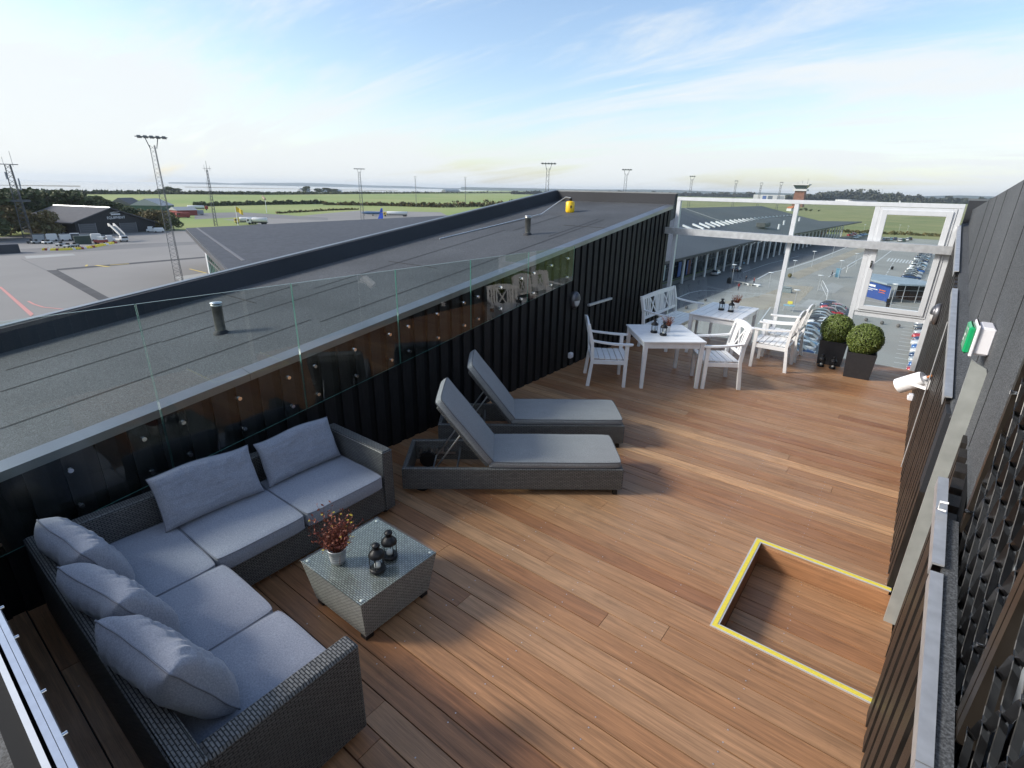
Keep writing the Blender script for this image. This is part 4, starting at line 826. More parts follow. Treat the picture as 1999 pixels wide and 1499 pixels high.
# ================================================================== the airfield and the land side
def lattice(loc, h, wb_, wt, label, rz=0, heads=6, kind='flood', r0=.10, bays=20, group='lattice masts round the apron'):
    heads = max(2, heads-1); t_ = thing('floodlight_mast' if kind == 'flood' else 'radio_mast', label, 'mast', loc, math.atan2(loc[1], loc[0])+math.pi/2+rz*.4, group); b = MB(); n = 3
    cor = [(math.cos(a), math.sin(a)) for a in (0, 2.094, 4.189)]
    for cx, cy in cor: b.tube([(cx*wb_, cy*wb_, 0), (cx*wt, cy*wt, h)], r0, 4)
    for k in range(bays):
        z0, z1 = h*k/bays, h*(k+1)/bays; w0 = wb_+(wt-wb_)*k/bays; w1 = wb_+(wt-wb_)*(k+1)/bays
        for i in range(3):
            (ax, ay), (bx_, by) = cor[i], cor[(i+1) % 3]
            if k % 2: (ax, ay), (bx_, by) = (bx_, by), (ax, ay)
            b.tube([(ax*w0, ay*w0, z0), (bx_*w1, by*w1, z1)], r0*.5, 3, smooth=False)
    b.build('lattice_tower', M_mast, t_)
    if kind == 'flood':
        b = MB(); b.tube([(-wt, 0, h-.6), (-1.1, 0, h+1.4)], .08, 4); b.tube([(wt, 0, h-.6), (1.1, 0, h+1.4)], .08, 4); b.beam((-heads*.55, 0, h+1.5), (heads*.55, 0, h+1.5), .35, .14); b.beam((-heads*.4, -.7, h+1.45), (heads*.4, -.7, h+1.45), .25, .10); b.build('head_frame', M_mast, t_)
        for k in range(heads):
            x = (k-(heads-1)/2)*1.05; b = MB(); b.hexa([(x-.4, -.9, h+1.25), (x+.4, -.9, h+1.25), (x+.3, .1, h+1.5), (x-.3, .1, h+1.5), (x-.4, -.8, h+1.55), (x+.4, -.8, h+1.55), (x+.3, .1, h+1.75), (x-.3, .1, h+1.75)]); b.build('floodlight', mat('lamp_head', (.20, .21, .23), .4, .3), t_)
    return t_
MZ = Vector((0, 0, 0))
def gl(x, y, z=ZG): q = P(x, y); return (q.x, q.y, z)
lattice(gl(352, 548), 26.8, .95, .55, 'tall grey lattice floodlight mast standing nearest on the apron', R(-20), 6, r0=.055, bays=34)
m1 = lattice(gl(58, 464), 24.5, 1.7, .95, 'stout lattice antenna mast beside the trees left of the dark shed', R(20), 4, kind='radio', r0=.16, bays=16)
b = MB(); b.beam((-2.6, 0, 24.7), (2.6, 0, 24.7), .9, .25); b.build('top_platform', M_mast, m1)
b = MB(); b.tube([(-1.2, 0, 24), (-1.2, 0, 29)], .06, 4); b.tube([(1.2, .3, 24.5), (1.2, .3, 27)], .05, 4); b.build('aerial', M_mast, m1)
for z, x in ((21, 1.4), (17.5, -1.5), (19, -1.6)): b = MB(); b.bbox((x-.2, -.3, z-1.2), (x+.2, .1, z+1.2), .05); b.build('antenna_panel', mat('antenna_grey', (.35, .36, .38), .5), m1)
for z in (12.5, 12.9): b = MB(); b.beam((-3.2, .0, z), (3.0, .2, z), .5, .3); b.build('cross_arm', M_mast, m1)
m2 = lattice(gl(423, 441), 26.0, .8, .35, 'thin dark lattice radio mast behind the flag', 0, 4, kind='radio', r0=.15, bays=18)
b = MB(); b.tube([(0, 0, 26), (0, 0, 29.8)], .09, 4); b.tube([(-1.8, 0, 26.5), (1.8, 0, 26.5)], .08, 4); b.tube([(1.0, 0, 25), (1.0, 0, 28.2)], .06, 4); b.tube([(-1.2, 0, 25.5), (-1.2, 0, 27.8)], .06, 4); b.tube([(1.1, 0, 0), (1.1, 0, 22)], .06, 3); b.build('aerial', M_mast, m2)
lattice(gl(709, 432), 28.0, 1.15, .75, 'grey lattice floodlight mast rising behind the low dark roof', R(-10), 7, r0=.11, bays=22)
def farmast(px, base, top, label, heads=4, w_=1.0):
    t2 = ray(px, top)
    if w_ < 1: q = P(px, base); d = R_dist(q); s = d/math.hypot(t2.x, t2.y); h = H+t2.z*s-ZG
    else: q = CP+t2*(8.7/t2.z); d = R_dist(q); h = H+8.7-ZG      # all of these masts are as tall as the near ones
    return lattice((q.x, q.y, ZG), h-1.5, .9*w_, .6*w_, label, R(-5), heads, r0=max(.07, .0007*d*.35)*w_, bays=16)
def R_dist(q): return math.hypot(q.x, q.y)
for px, ba, to, lb, hd in ((1071, 397, 319, 'floodlight mast left of the yellow gas bottle, just above the parapet corner', 6), (1224, 396, 331, 'floodlight mast in the middle above the far parapet', 5), (1352, 398, 344, 'floodlight mast just above the left corner of the glass screen', 4), (1438, 399, 353, 'small far floodlight mast left of the white hangars', 3), (1487, 399, 357, 'small far floodlight mast above the white hangars', 3), (1526, 401, 356, 'small far floodlight mast left of the control tower', 3), (813, 404, 345, 'slender far mast standing alone on the green field', 2), (909, 401, 346, 'slender far mast near the rough bank on the field', 2)):
    farmast(px, ba, to, lb, hd, .7 if px in (813, 909) else 1)
# ---- equipment shed
def A2(p, z): q = P(*p, z=z); return q
shed = thing('equipment_shed', 'long black shed with grey pitched roof lettered EQUIPMENT on its gable', 'building', (0, 0, 0))
S0 = P(152, 461); S1 = P(305, 450.5); dg = (S1-S0); Wg = dg.length; dg.normalize(); dn = Vector((-dg.y, dg.x, 0));
if dn.x > 0: dn = -dn
def SP(u, v, z): q = S0+dg*u+dn*v; return Vector((q.x, q.y, ZG+z))
h0, h1, hl = 5.2, 9.6, 2.6; Lb = 31; uc = Wg*.44
b = MB(); gab = [SP(0, 0, 0), SP(Wg, 0, 0), SP(Wg, 0, 3.6), SP(uc, 0, h1), SP(0, 0, h0)]; b.prism(gab, dn*Lb); b.build('wall', mat('black_timber_wall', (.022, .022, .024), .8, 0, .2, 2), shed, recalc=True)
b = MB(); th = Vector((0, 0, .35)); e = -.9
for (u0, z0, u1, z1) in ((-1.6, h0-.65, uc, h1+.1), (uc, h1+.1, Wg+1.0, 3.3)): b.hexa([SP(u0, e, z0), SP(u1, e, z1), SP(u1, Lb+1, z1), SP(u0, Lb+1, z0), SP(u0, e, z0)+th, SP(u1, e, z1)+th, SP(u1, Lb+1, z1)+th, SP(u0, Lb+1, z0)+th])
b.build('roof', mat('shed_roof_grey', (.085, .085, .09), .8, 0, .1, 1), shed, recalc=True)
b = MB(); b.hexa([SP(uc-.5, e-.1, h1+.4), SP(uc+.3, e-.1, h1+.4), SP(uc+.3, Lb+1, h1+.4), SP(uc-.5, Lb+1, h1+.4), SP(uc-.3, e-.1, h1+.7), SP(uc+.1, e-.1, h1+.7), SP(uc+.1, Lb+1, h1+.7), SP(uc-.3, Lb+1, h1+.7)]); b.build('ridge_light', M_frame, shed, recalc=True)
def onwall(nm, u0, u1, z0, z1, mt, off=-.08, parent=shed): b = MB(); b.hexa([SP(u0, off, z0), SP(u1, off, z0), SP(u1, off+.07, z0), SP(u0, off+.07, z0), SP(u0, off, z1), SP(u1, off, z1), SP(u1, off+.07, z1), SP(u0, off+.07, z1)]); return b.build(nm, mt, parent, recalc=True)
M_gd = mat('grey_roller_door', (.10, .10, .105), .6)
for u0, u1, z1 in ((1.4, 7.2, 4.3), (Wg*.53, Wg*.53+6.5, 3.9)):
    d_ = onwall('door', u0, u1, 0, z1, M_gd)
    for k in range(1, 6): onwall('door_rail', u0+.1, u1-.1, z1*k/6, z1*k/6+.10, mat('door_rail_dark', (.04, .04, .045), .7), -.10, d_)
    for u in (u0-.3, u1+.05): onwall('door_post', u, u+.25, 0, z1+.2, mat('post_grey', (.16, .16, .17), .6), -.14, d_)
def text(s, size, M, mt, parent=None, name='lettering', ext=.01):
    c = bpy.data.curves.new(name, 'FONT'); c.body = s; c.size = size; c.extrude = ext; c.align_x = 'CENTER'; o = bpy.data.objects.new(name, c); link(o)
    bpy.context.view_layer.update(); dg_ = bpy.context.evaluated_depsgraph_get(); me = bpy.data.meshes.new_from_object(o.evaluated_get(dg_)); bpy.data.objects.remove(o)
    me.materials.clear(); me.materials.append(mt); o = bpy.data.objects.new(name, me); link(o); o.matrix_world = M
    if parent: o.parent = parent
    return o
def wallM(u, z, off=-.14):
    o = SP(u, off, z); ex_ = dg; ez = Vector((0, 0, 1)); ey = ez; n = ex_.cross(ey)
    return Matrix(((ex_.x, ey.x, n.x, o.x), (ex_.y, ey.y, n.y, o.y), (ex_.z, ey.z, n.z, o.z), (0, 0, 0, 1)))
text('EQUIPMENT', 1.35, wallM(uc+1.9, 5.7), M_white, shed)
b = MB()
for k in range(9): b.hexa([SP(uc+.15+k*.42, -.16, 7.15), SP(uc+.43+k*.42, -.16, 7.15), SP(uc+.43+k*.42, -.1, 7.15), SP(uc+.15+k*.42, -.1, 7.15), SP(uc+.15+k*.42, -.16, 7.75), SP(uc+.43+k*.42, -.16, 7.75), SP(uc+.43+k*.42, -.1, 7.75), SP(uc+.15+k*.42, -.1, 7.75)])
b.tube([SP(uc-.2, -.14, 7.9), SP(uc+1.2, -.14, 8.2), SP(uc+2.8, -.14, 8.25), SP(uc+4.0, -.14, 8.5)], .1, 4); b.build('emblem', M_white, shed)
# ---- other buildings beyond
def house(name, label, cat, corners, hw, hr, mtw, mtr, group=None, ridge_along=0):
    """corners: two ground points of the front, depth vector"""
    (x0, y0), (x1, y1), dep = corners; a = P(x0, y0); c = P(x1, y1); u = (c-a); L_ = u.length; u.normalize(); v = Vector((-u.y, u.x, 0));
    if v.dot(a-CP) < 0: v = -v
    t_ = thing(name, label, cat, (a.x, a.y, ZG), 0, group); q = lambda p, s, z: u*p+v*s+Vector((0, 0, z))
    b = MB(); b.hexa([q(0, 0, 0), q(L_, 0, 0), q(L_, dep, 0), q(0, dep, 0), q(0, 0, hw), q(L_, 0, hw), q(L_, dep, hw), q(0, dep, hw)]); b.build('wall', mtw, t_, recalc=True)
    b = MB()
    if ridge_along == 0: b.prism([q(-.5, -.5, hw+.01), q(-.5, dep/2, hr), q(-.5, dep+.5, hw+.01)], u*(L_+1))
    else: b.prism([q(-.5, -.5, hw+.01), q(L_/2, -.5, hr), q(L_+.5, -.5, hw+.01)], v*(dep+1))
    b.build('roof', mtr, t_, recalc=True); return t_
M_wg = mat('green_wall', (.05, .10, .07), .8); M_wr = mat('red_wall', (.28, .06, .05), .8); M_lg = mat('light_grey_roof', (.32, .34, .35), .6); M_dg = mat('dark_grey_roof', (.09, .095, .10), .8); M_ww = mat('off_white_wall', (.55, .56, .56), .7); M_bl = mat('blue_panel', (.04, .10, .30), .5)
house('barn', 'dark green barn half hidden by trees behind the black shed', 'building', ((212, 412), (262, 413), 14), 4.0, 9.0, M_wg, M_dg, None, 1)
house('barn', 'pale roofed green hall behind the black shed', 'building', ((258, 414), (318, 415), 16), 4.5, 9.0, M_wg, M_lg, None, 1)
fs_ = house('fire_station', 'low red and white station building with pale roof near the radio mast', 'building', ((347, 421), (386, 420), 10), 3.2, 5.2, M_wr, M_lg)
house('farm_building', 'long low white farm building beside the clump of trees on the field edge', 'building', ((591, 376.5), (606, 376.5), 14), 6, 12, M_ww, M_lg); house('farm_building', 'longer low white farm shed right of the clump of trees', 'building', ((621, 375.5), (668, 375.5), 14), 5, 9, M_ww, M_lg)
house('farm_building', 'grey far shed at the right end of the field edge', 'building', ((870, 375.5), (898, 375.5), 20), 8, 14, mat('grey_wall', (.3, .3, .3), .8), M_lg)
hg = house('hangar', 'large white aircraft hangar with dark gates left of the control tower', 'building', ((1470, 388), (1531, 389.5), 40), 20, 21, M_ww, M_lg)
a = P(1490, 388.2); u = (P(1531, 389.5)-P(1470, 388)); L_ = u.length; u.normalize(); v_ = Vector((-u.y, u.x, 0)); v_ = v_ if v_.dot(a) < 0 else -v_
for f0, f1, mt_ in ((.30, .42, M_bl), (.47, .62, mat('hangar_gate', (.09, .12, .15), .6)), (.76, .98, mat('hangar_gate_pale', (.25, .28, .31), .6))): b = MB(); b.hexa([u*L_*f0+v_*.2, u*L_*f1+v_*.2, u*L_*f1+v_*.05, u*L_*f0+v_*.05]+[p+Vector((0, 0, 15)) for p in (u*L_*f0+v_*.2, u*L_*f1+v_*.2, u*L_*f1+v_*.05, u*L_*f0+v_*.05)]); b.build('gate', mt_, hg, recalc=True)
house('hangar', 'low pale hangar right of the control tower at the wood edge', 'building', ((1630, 393.5), (1660, 394.5), 30), 8, 9, M_ww, M_lg); house('hangar', 'low grey sheds strung along the wood edge', 'building', ((1664, 396), (1712, 397), 25), 7, 9, mat('grey_wall2', (.28, .29, .31), .8), M_dg)
house('cottage', 'small white cottage with orange gable in the field right behind the screen post', 'building', ((1535, 411.5), (1544, 412), 8), 3.5, 6, M_ww, mat('orange_roof', (.45, .14, .05), .8))
for k, x in enumerate((1560, 1568, 1577, 1588)): pass
# control tower
q = P(1557, 404); t_ = thing('control_tower', 'brown control tower with flared glazed cab rising above the glass screen', 'tower', (q.x, q.y, ZG)); k = R_dist(q)/700
b = MB(); s_ = 5.5*k; b.add([(-s_, -s_, 0), (s_, -s_, 0), (s_, s_, 0), (-s_, s_, 0), (-s_*.9, -s_*.9, 17*k), (s_*.9, -s_*.9, 17*k), (s_*.9, s_*.9, 17*k), (-s_*.9, s_*.9, 17*k)], [(0, 1, 5, 4), (1, 2, 6, 5), (2, 3, 7, 6), (3, 0, 4, 7), (4, 5, 6, 7)]); b.build('shaft', mat('brown_brick', (.20, .10, .07), .85, 0, .2, .3), t_)
b = MB(); b.box((-s_*1.25, -s_*1.25, 17*k), (s_*1.25, s_*1.25, 19*k)); b.build('gallery', M_ww, t_)
b = MB(); c1, c2 = s_*.85, s_*1.35; b.add([(-c1, -c1, 19*k), (c1, -c1, 19*k), (c1, c1, 19*k), (-c1, c1, 19*k), (-c2, -c2, 23*k), (c2, -c2, 23*k), (c2, c2, 23*k), (-c2, c2, 23*k)], [(0, 1, 5, 4), (1, 2, 6, 5), (2, 3, 7, 6), (3, 0, 4, 7)]); b.build('cab_glazing', mat('cab_glass', (.05, .08, .08), .1), t_)
b = MB(); b.box((-c2*1.1, -c2*1.1, 23*k), (c2*1.1, c2*1.1, 24.2*k)); b.build('cab_roof', M_ww, t_); b = MB()
for x in (-.6, 0, .7): b.tube([(x*c2, 0, 24*k), (x*c2, 0, (28+x*3)*k)], .12*k, 4)
b.build('aerials', M_mast, t_)

# ---- pier with the low dark roof and green glazed end
pier = thing('terminal_pier', 'low terminal pier with flat dark roof and green glazed end beyond our parapet', 'building', (0, 0, 0))
ZP = -8.5; A_, B_, C_ = P(364, 449, ZP), P(850, 424, ZP), P(464, 523, ZP); up_ = Vector((0, 0, .5)); D_ = P(1010, 420, ZP); D_ = Vector((C_.x+ (B_.x-A_.x), B_.y, ZP)); E2 = Vector((C_.x+8, C_.y-4.5, ZP)); F2 = Vector((-22, B_.y, ZP))
b = MB(); B2 = P(905, 421.5, ZP); b.prism([A_, E2, Vector((-48, 22, ZP)), Vector((-62, 85, ZP)), B2, B_], up_); b.build('roof', M_feltfar, pier, recalc=True)
n_ = (C_-A_).normalized(); b = MB(); 
p0, p1 = P(385, 448.6, ZP)+Vector((0, 0, .5)), P(477, 516, ZP)+Vector((0, 0, .5)); b.beam(p0, p1, .5, .12); b.build('roof_ridge', mat('roof_strip', (.14, .14, .15), .7), pier)
b = MB(); b.beam(A_+Vector((0, 0, -.1)), E2+Vector((0, 0, -.1)), .3, .9); b.build('fascia', mat('eave_metal', (.10, .10, .11), .4, .5), pier)
# glazed end wall below the eave
W0 = P(400, 479, ZP); perp = Vector((n_.y, -n_.x, 0)); W0 = A_ + n_*((W0-A_).dot(n_)); W1 = W0+n_*52
b = MB(); b.prism([Vector((W0.x, W0.y, ZG)), Vector((W1.x, W1.y, ZG)), Vector((W1.x, W1.y, ZP)), Vector((W0.x, W0.y, ZP))], Vector((-.2*perp.x, -.2*perp.y, 0))); b.build('glazed_wall', mat('green_facade_glass', (.05, .19, .13), .08, 0, .35, .15, spec=.9), pier, recalc=True)
sg = 1 if (perp.dot(CP-W0) > 0) else -1
for k in range(0, 22):
    q = W0+n_*(k*2.4)+perp*sg*.25; b = MB(); wdt = .55 if k == 0 else .12; b.beam((q.x, q.y, ZG), (q.x, q.y, ZP-.1), wdt, wdt); b.build('mullion', M_frame if k == 0 else M_dg, pier)
for z in (ZG+3, ZG+6): b = MB(); b.beam(W0+perp*sg*.3+Vector((0, 0, z-W0.z)), W1+perp*sg*.3+Vector((0, 0, z-W1.z)), .15, .3); b.build('transom', M_dg, pier)
# flag
def flag(x, y, top, label):
    q = P(x, y); d = ray(x-1, top); h = H+d.z*R_dist(q)/math.hypot(d.x, d.y)-ZG; t_ = thing('flagpole', label, 'flag', (q.x, q.y, ZG), R(35)); b = MB(); b.tube([(0, 0, 0), (0, 0, h)], [.18, .10], 6); b.build('pole', M_white, t_)
    b = MB(); b.grid(10, 6, lambda u, v: Vector((u*3.6, .5*math.sin(u*6), h-.2-v*2.4-u*1.7))); b.build('flag_cloth', mat('yellow_cloth', (.70, .50, .06), .8), t_)
flag(465, 441, 402, 'yellow flag on a white pole in front of the tank trucks')
q = P(521, 416); t_ = thing('windsock', 'drooping windsock on a pole at the field hedge', 'windsock', (q.x, q.y, ZG)); b = MB(); b.tube([(0, 0, 0), (0, 0, 9.5)], .22, 6); b.build('pole', M_white, t_); b = MB(); b.tube([(0, 0, 9.6), (-1.6, 0, 10.6), (-3, 0, 12)], [.9, .75, .5], 8); b.build('sock', mat('sock_cloth', (.45, .33, .25), .8), t_)
# ---- hedges, bank and trees
def leafcloud(fn, n, l, seed, flat=.0):
    rr = np.random.default_rng(seed); c = fn(rr, n); nn_ = rr.normal(size=(n, 3)); nn_ /= np.linalg.norm(nn_, axis=1)[:, None]; u = np.cross(nn_, rr.normal(size=(n, 3))); u /= np.linalg.norm(u, axis=1)[:, None]; v = np.cross(nn_, u); ls = (l*rr.uniform(.6, 1.4, n))[:, None]
    vs = np.stack([c-u*ls, c+v*ls*.7, c+u*ls, c-v*ls*.7], 1).reshape(-1, 3); b = MB(); b.v = [tuple(p) for p in vs]; b.f = [(4*i, 4*i+1, 4*i+2, 4*i+3) for i in range(n)]; b.m = [0]*n; b.sm = [False]*n; return b
def crownfn(hh, rad, seed, z0f=.25):
    r0 = np.random.default_rng(seed+100); K = 9; cs = np.stack([r0.uniform(-.55, .55, K)*rad, r0.uniform(-.55, .55, K)*rad, r0.uniform(z0f+.1, .85, K)*hh], 1); rs = r0.uniform(.35, .6, K)*rad
    def f(rr, n):
        k = rr.integers(0, K, n); d = rr.normal(size=(n, 3)); d /= np.linalg.norm(d, axis=1)[:, None]; return cs[k]+d*(rs[k]*rr.uniform(.55, 1.0, n)**.6)[:, None]*np.array([1, 1, .85])
    return f
TREES = []
for v in range(4):
    t_ = thing('tree', None, None, (0, 0, -400)); hh, rad = 10, 4.2
    b = MB(); b.tube([(0, 0, 0), (.1, .05, hh*.35), (.25, -.1, hh*.7)], [.28, .2, .08], 6)
    for k in range(4): a = k*1.6+v; b.tube([(.1, .05, hh*.3+k*.4), (math.cos(a)*1.8, math.sin(a)*1.8, hh*.5+k*.5)], [.11, .04], 5)
    b.build('trunk', M_trunk, t_); leafcloud(crownfn(hh, rad, v*5+1, .12), 1500, .42, v).build('crown', M_leaf if v % 2 == 0 else M_leaf2, t_); TREES.append(t_)
used = set()
def tree(x, y, px_h, label, v=0, wid=1.0, group='trees beside the black shed'):
    q = P(x, y); d = R_dist(q); dep = (Vector((q.x, q.y, ZG))-CP).dot(CF); h = px_h*dep/FPX
    t_ = TREES[v]
    if v in used: t_ = copy_tree(t_)
    used.add(v); s = h/9.6; t_.location = (q.x, q.y, ZG); t_.scale = (s*wid, s*wid, s); t_.rotation_euler = (0, 0, x*.37); return tag(t_, label, 'tree', group)
words = ['dark bushy tree', 'brownish autumn tree', 'dark dense tree', 'olive brown tree']
spots = [(-60, 470, 100, 0, 1.6), (-15, 466, 92, 2, 1.5), (10, 458, 82, 1, 1.4), (84, 461, 50, 3, 1.2), (95, 462, 55, 1, 1.2), (35, 448, 78, 2, 1.6), (80, 444, 72, 0, 1.6), (120, 442, 68, 2, 1.6), (160, 440, 62, 0, 1.5), (195, 436, 52, 2, 1.5), (230, 436, 42, 0, 1.5), (135, 456, 30, 3, 1.3), (265, 440, 36, 2, 1.4), (285, 444, 34, 1, 1.4), (308, 448, 40, 3, 1.5), (325, 449, 42, 1, 1.2), (340, 450, 30, 0, 1.2), (0, 440, 70, 0, 2.0)]
ords = ['at the left picture edge', 'overlapping the left picture edge', 'left of the antenna mast foot', 'directly right of the antenna mast foot', 'low, left of the white container', 'tall, behind the antenna mast', 'behind the left eave of the black shed', 'over the left roof end of the black shed', 'over the roof of the black shed', 'over the ridge of the black shed', 'tapering row end behind the shed ridge', 'small, under the left eave of the shed', 'behind the right roof slope of the shed', 'by the right corner of the shed', 'right of the shed beside the nearest mast', 'just right of the nearest mast', 'lowest, at the right end of the row by the apron', 'background tree behind the leftmost ones']
for (x, y, h, v, wd), o_ in zip(spots, ords): tree(x, y, h, words[v]+' '+o_, v, wd)
for i, (x, y, h, wd) in enumerate(((330, 377.5, 13, 2.6), (318, 378, 9, 2.6), (345, 377.5, 10, 2.4), (598, 377, 13, 1.6), (624, 376.8, 9, 2.6), (640, 376.8, 10, 2.6), (655, 376.5, 8, 2.8), (487, 379, 6, 1.6), (455, 379, 5, 1.6), (952, 376, 4, 1.2))):
    tree(x, y, h, ['dark tree in the middle of the clump on the shore', 'low tree at the left of the clump on the shore', 'low tree at the right of the clump on the shore', 'tallest round tree above the white farm building', 'wide tree right of the tallest farm tree', 'broad tree in the middle of the farm grove', 'low wide tree ending the farm grove', 'small lone tree on the shore line', 'smaller lone tree left of its neighbour on the shore line', 'tiny lone tree far out by the shore right of the far mast'][i], (0, 2, 0, 2)[i % 4], wd, 'trees along the shore')
def belt(name, pts, hpx, n, l, seed, label, mt=None):
    """continuous far belt of bushes or wood between picture points on the ground"""
    w3 = [P(*p) for p in pts]; seg = list(zip(w3[:-1], w3[1:]))
    def f(rr, n):
        k = rr.integers(0, len(seg), n); t = rr.random(n); a = np.array([list(seg[i][0]) for i in k]); c = np.array([list(seg[i][1]) for i in k]); p = a+(c-a)*t[:, None]
        d = np.linalg.norm(p[:, :2], axis=1); hs = np.array([hpx[i] for i in k])+(np.array([hpx[i+1] for i in k])-np.array([hpx[i] for i in k]))*t; g = k+t
        bump = .72+.28*np.sin(g*23+seed)*np.sin(g*9.1)+.18*np.sin(g*61)
        hh = hs*d/FPX*bump; p[:, 2] = ZG+hh*rr.random(n)**.7; p[:, :2] += rr.normal(size=(n, 2))*(hh*.5)[:, None]*.4; return p
    b = leafcloud(f, n, l, seed); o = b.build(name, mt or M_leaf); return tag(o, label, name.replace('_', ' '), kind='stuff')
M_wood_far = mat('far_wood', (.045, .060, .045), .95, col2=(.085, .085, .055), vscale=.02)
belt('shore_scrub', [(-40, 379.5), (130, 379), (330, 379), (520, 380), (740, 378), (1000, 377)], [4.5, 3, 2.4, 2.4, 2, 1.6], 4200, 5, 5, 'thin dark line of scrub along the shore beyond the field')
belt('hedge', [(380, 403), (500, 400), (632, 398)], [6, 6, 6], 3000, 1.6, 6, 'straight dark hedge across the green field behind the flag', M_leaf)
belt('bank_scrub', [(632, 400), (760, 402), (860, 405), (1000, 402), (1080, 400)], [5, 6, 9, 11, 8], 3500, 1.5, 7, 'rough brownish bank of weeds at the right end of the field', M_leaf2)
belt('weed_strip', [(540, 417), (640, 411), (700, 409)], [3, 3, 2], 700, .9, 8, 'thin weedy strip in the grass in front of the hedge', M_leaf2)
belt('far_wood', [(1000, 379), (1180, 381), (1340, 383.5), (1470, 386)], [4, 6, 6, 8], 9000, 8, 9, 'far dark wood along the horizon above the parapet', M_wood_far)
belt('far_wood', [(1535, 392), (1640, 392), (1700, 393.5), (1800, 396), (1960, 400)], [10, 15, 16, 9, 8], 16000, 5, 10, 'broad dark wood on the horizon above the window', M_wood_far)
belt('fence_line_weeds', [(1600, 452), (1700, 456), (1860, 463)], [4, 6, 5], 1200, .6, 12, 'weedy fence line behind the far car park', M_leaf2)

# ---- the long terminal on the land side, with its folded roof and white columns
ter = thing('terminal_building', 'long airport terminal with folded dark roof, skylight strips and white columns', 'building', (0, 0, 0))
ZE = -10.5
def TP(x, y, z): return P(x, y, z)
e0 = TP(1250, 520, ZE); e0 = Vector((-41.0, 55, ZE)); e1 = TP(1480, 469, ZE); tip = TP(1682, 432.5, ZE)
e1 = Vector((-41.2, e1.y, ZE))
sk0 = TP(1325, 441, -7.6); sk1 = TP(1560, 421, -7.6); b0 = TP(1325, 406, -3.2); b1 = TP(1487, 402, -3.2)
ext = lambda a, c, f: a+(a-c)*f
b = MB()
sk00 = ext(sk0, sk1, .35); b00 = ext(b0, b1, 1.2); mid = TP(1600, 431, -9.2)
b.add([e0, e1, tip, mid, sk1, sk0, sk00], [(0, 1, 5, 6), (1, 2, 3), (1, 3, 4, 5)]); b.add([sk00, sk0, sk1, b1, b0, b00], [(0, 1, 4, 5), (1, 2, 3, 4)])
b.v = b.v+[(x, y, z-.5) for x, y, z in b.v]; n_v = 13; b.f = b.f + [tuple(i+n_v for i in reversed(f)) for f in b.f]; b.m *= 2; b.sm *= 2
b.build('roof', mat('terminal_roof', (.070, .078, .088), .7, 0, .12, .05), ter)
b = MB(); b.beam(e0+Vector((0, 0, -.25)), e1+Vector((0, 0, -.25)), .5, .55); b.beam(e1+Vector((0, 0, -.25)), tip+Vector((0, 0, -.25)), .5, .5); b.build('eave', mat('dark_eave', (.02, .022, .025), .6), ter)
b = MB(); b.beam(TP(1338, 408, -3.2)+Vector((0, 0, .2)), TP(1412, 434, -7.2)+Vector((0, 0, .2)), .35, .1); b.build('roof_seam', mat('pale_strip', (.22, .23, .24), .6), ter)
for k in range(26):
    f = k/25; g = f**.75; x = 1332+g*216; y = 441.5-g*20.5-2*math.sin(g*3); ln_ = 18*(1-g)+5; dy_ = 7.5*(1-g)+2.2
    A, B = TP(x, y, -7.3), TP(x+ln_, y+dy_, -8.3); b = MB(); wd_ = (B-A).length*.10; b.prism([A, B, B+Vector((0, wd_*1.6, 0)), A+Vector((0, wd_*1.6, 0))], (0, 0, .5)); b.build('skylight', M_frame if k % 3 else mat('skylight_pale', (.5, .52, .54), .4), ter, recalc=True)
b = MB(); q = TP(1490, 440, -8.2); b.bbox((q.x-1.6, q.y-4, q.z-.5), (q.x+1.6, q.y+4, q.z+1.1), .2); b.build('roof_plant_box', mat('plant_box', (.06, .065, .07), .6), ter)
for x, y in ((1484, 424), (1530, 437), (1520, 445), (1560, 430)): q = TP(x, y, -8); b = MB(); b.tube([(q.x, q.y, q.z-.4), (q.x, q.y, q.z+1.3)], .35, 8); b.build('roof_vent', M_frame, ter)
cols = [(-43.3, 108), (-43.3, 122.3), (-42.9, 136.2), (-42.7, 150.2)] 
def colx(y): return -43.2+(y-122)*.0372
yy = 107.9; ys = []
while yy < 332: ys.append(yy); yy += 7.15
gb = MB(); xg = lambda y: colx(y)-4.2
b = MB(); b.hexa([(xg(50)-12, 50, ZG), (xg(50), 50, ZG), (xg(315), 315, ZG), (xg(315)-12, 315, ZG), (xg(50)-12, 50, ZE-.6), (xg(50), 50, ZE-.6), (xg(315), 315, ZE-.9), (xg(315)-12, 315, ZE-.9)]); b.build('glazed_wall', mat('terminal_glazing', (.018, .026, .03), .06, 0, .6, .25, spec=.9), ter, recalc=True)
for z0, z1, mt_ in ((ZE-1.9, ZE-1.0, mat('pale_soffit_band', (.32, .31, .28), .7)), (ZG+3.0, ZG+3.15, M_dg)):
    b = MB(); o = .35 if z0 > -14 else .12; b.hexa([(xg(50)+o-.1, 50, z0), (xg(50)+o, 50, z0), (xg(315)+o, 315, z0), (xg(315)+o-.1, 315, z0), (xg(50)+o-.1, 50, z1), (xg(50)+o, 50, z1), (xg(315)+o, 315, z1), (xg(315)+o-.1, 315, z1)]); b.build('facade_band', mt_, ter, recalc=True)
y = 80
k = 0
while y < 315 and k < 95: b = MB(); b.beam((xg(y)+.06, y, ZG), (xg(y)+.06, y, ZE-1), .12, .12); b.build('mullion', M_dg, ter); y += 2.45; k += 1
for y in ys:
    x = colx(y); b = MB(); zt = ZE-.3 if y < 185 else ZE-.7; b.tube([(x, y, ZG), (x, y, zt)], .30, 10); b.tube([(x-.05, y, ZE-1.2), (x+1.1, y, zt)], .10, 5); b.build('column', M_frame, ter)
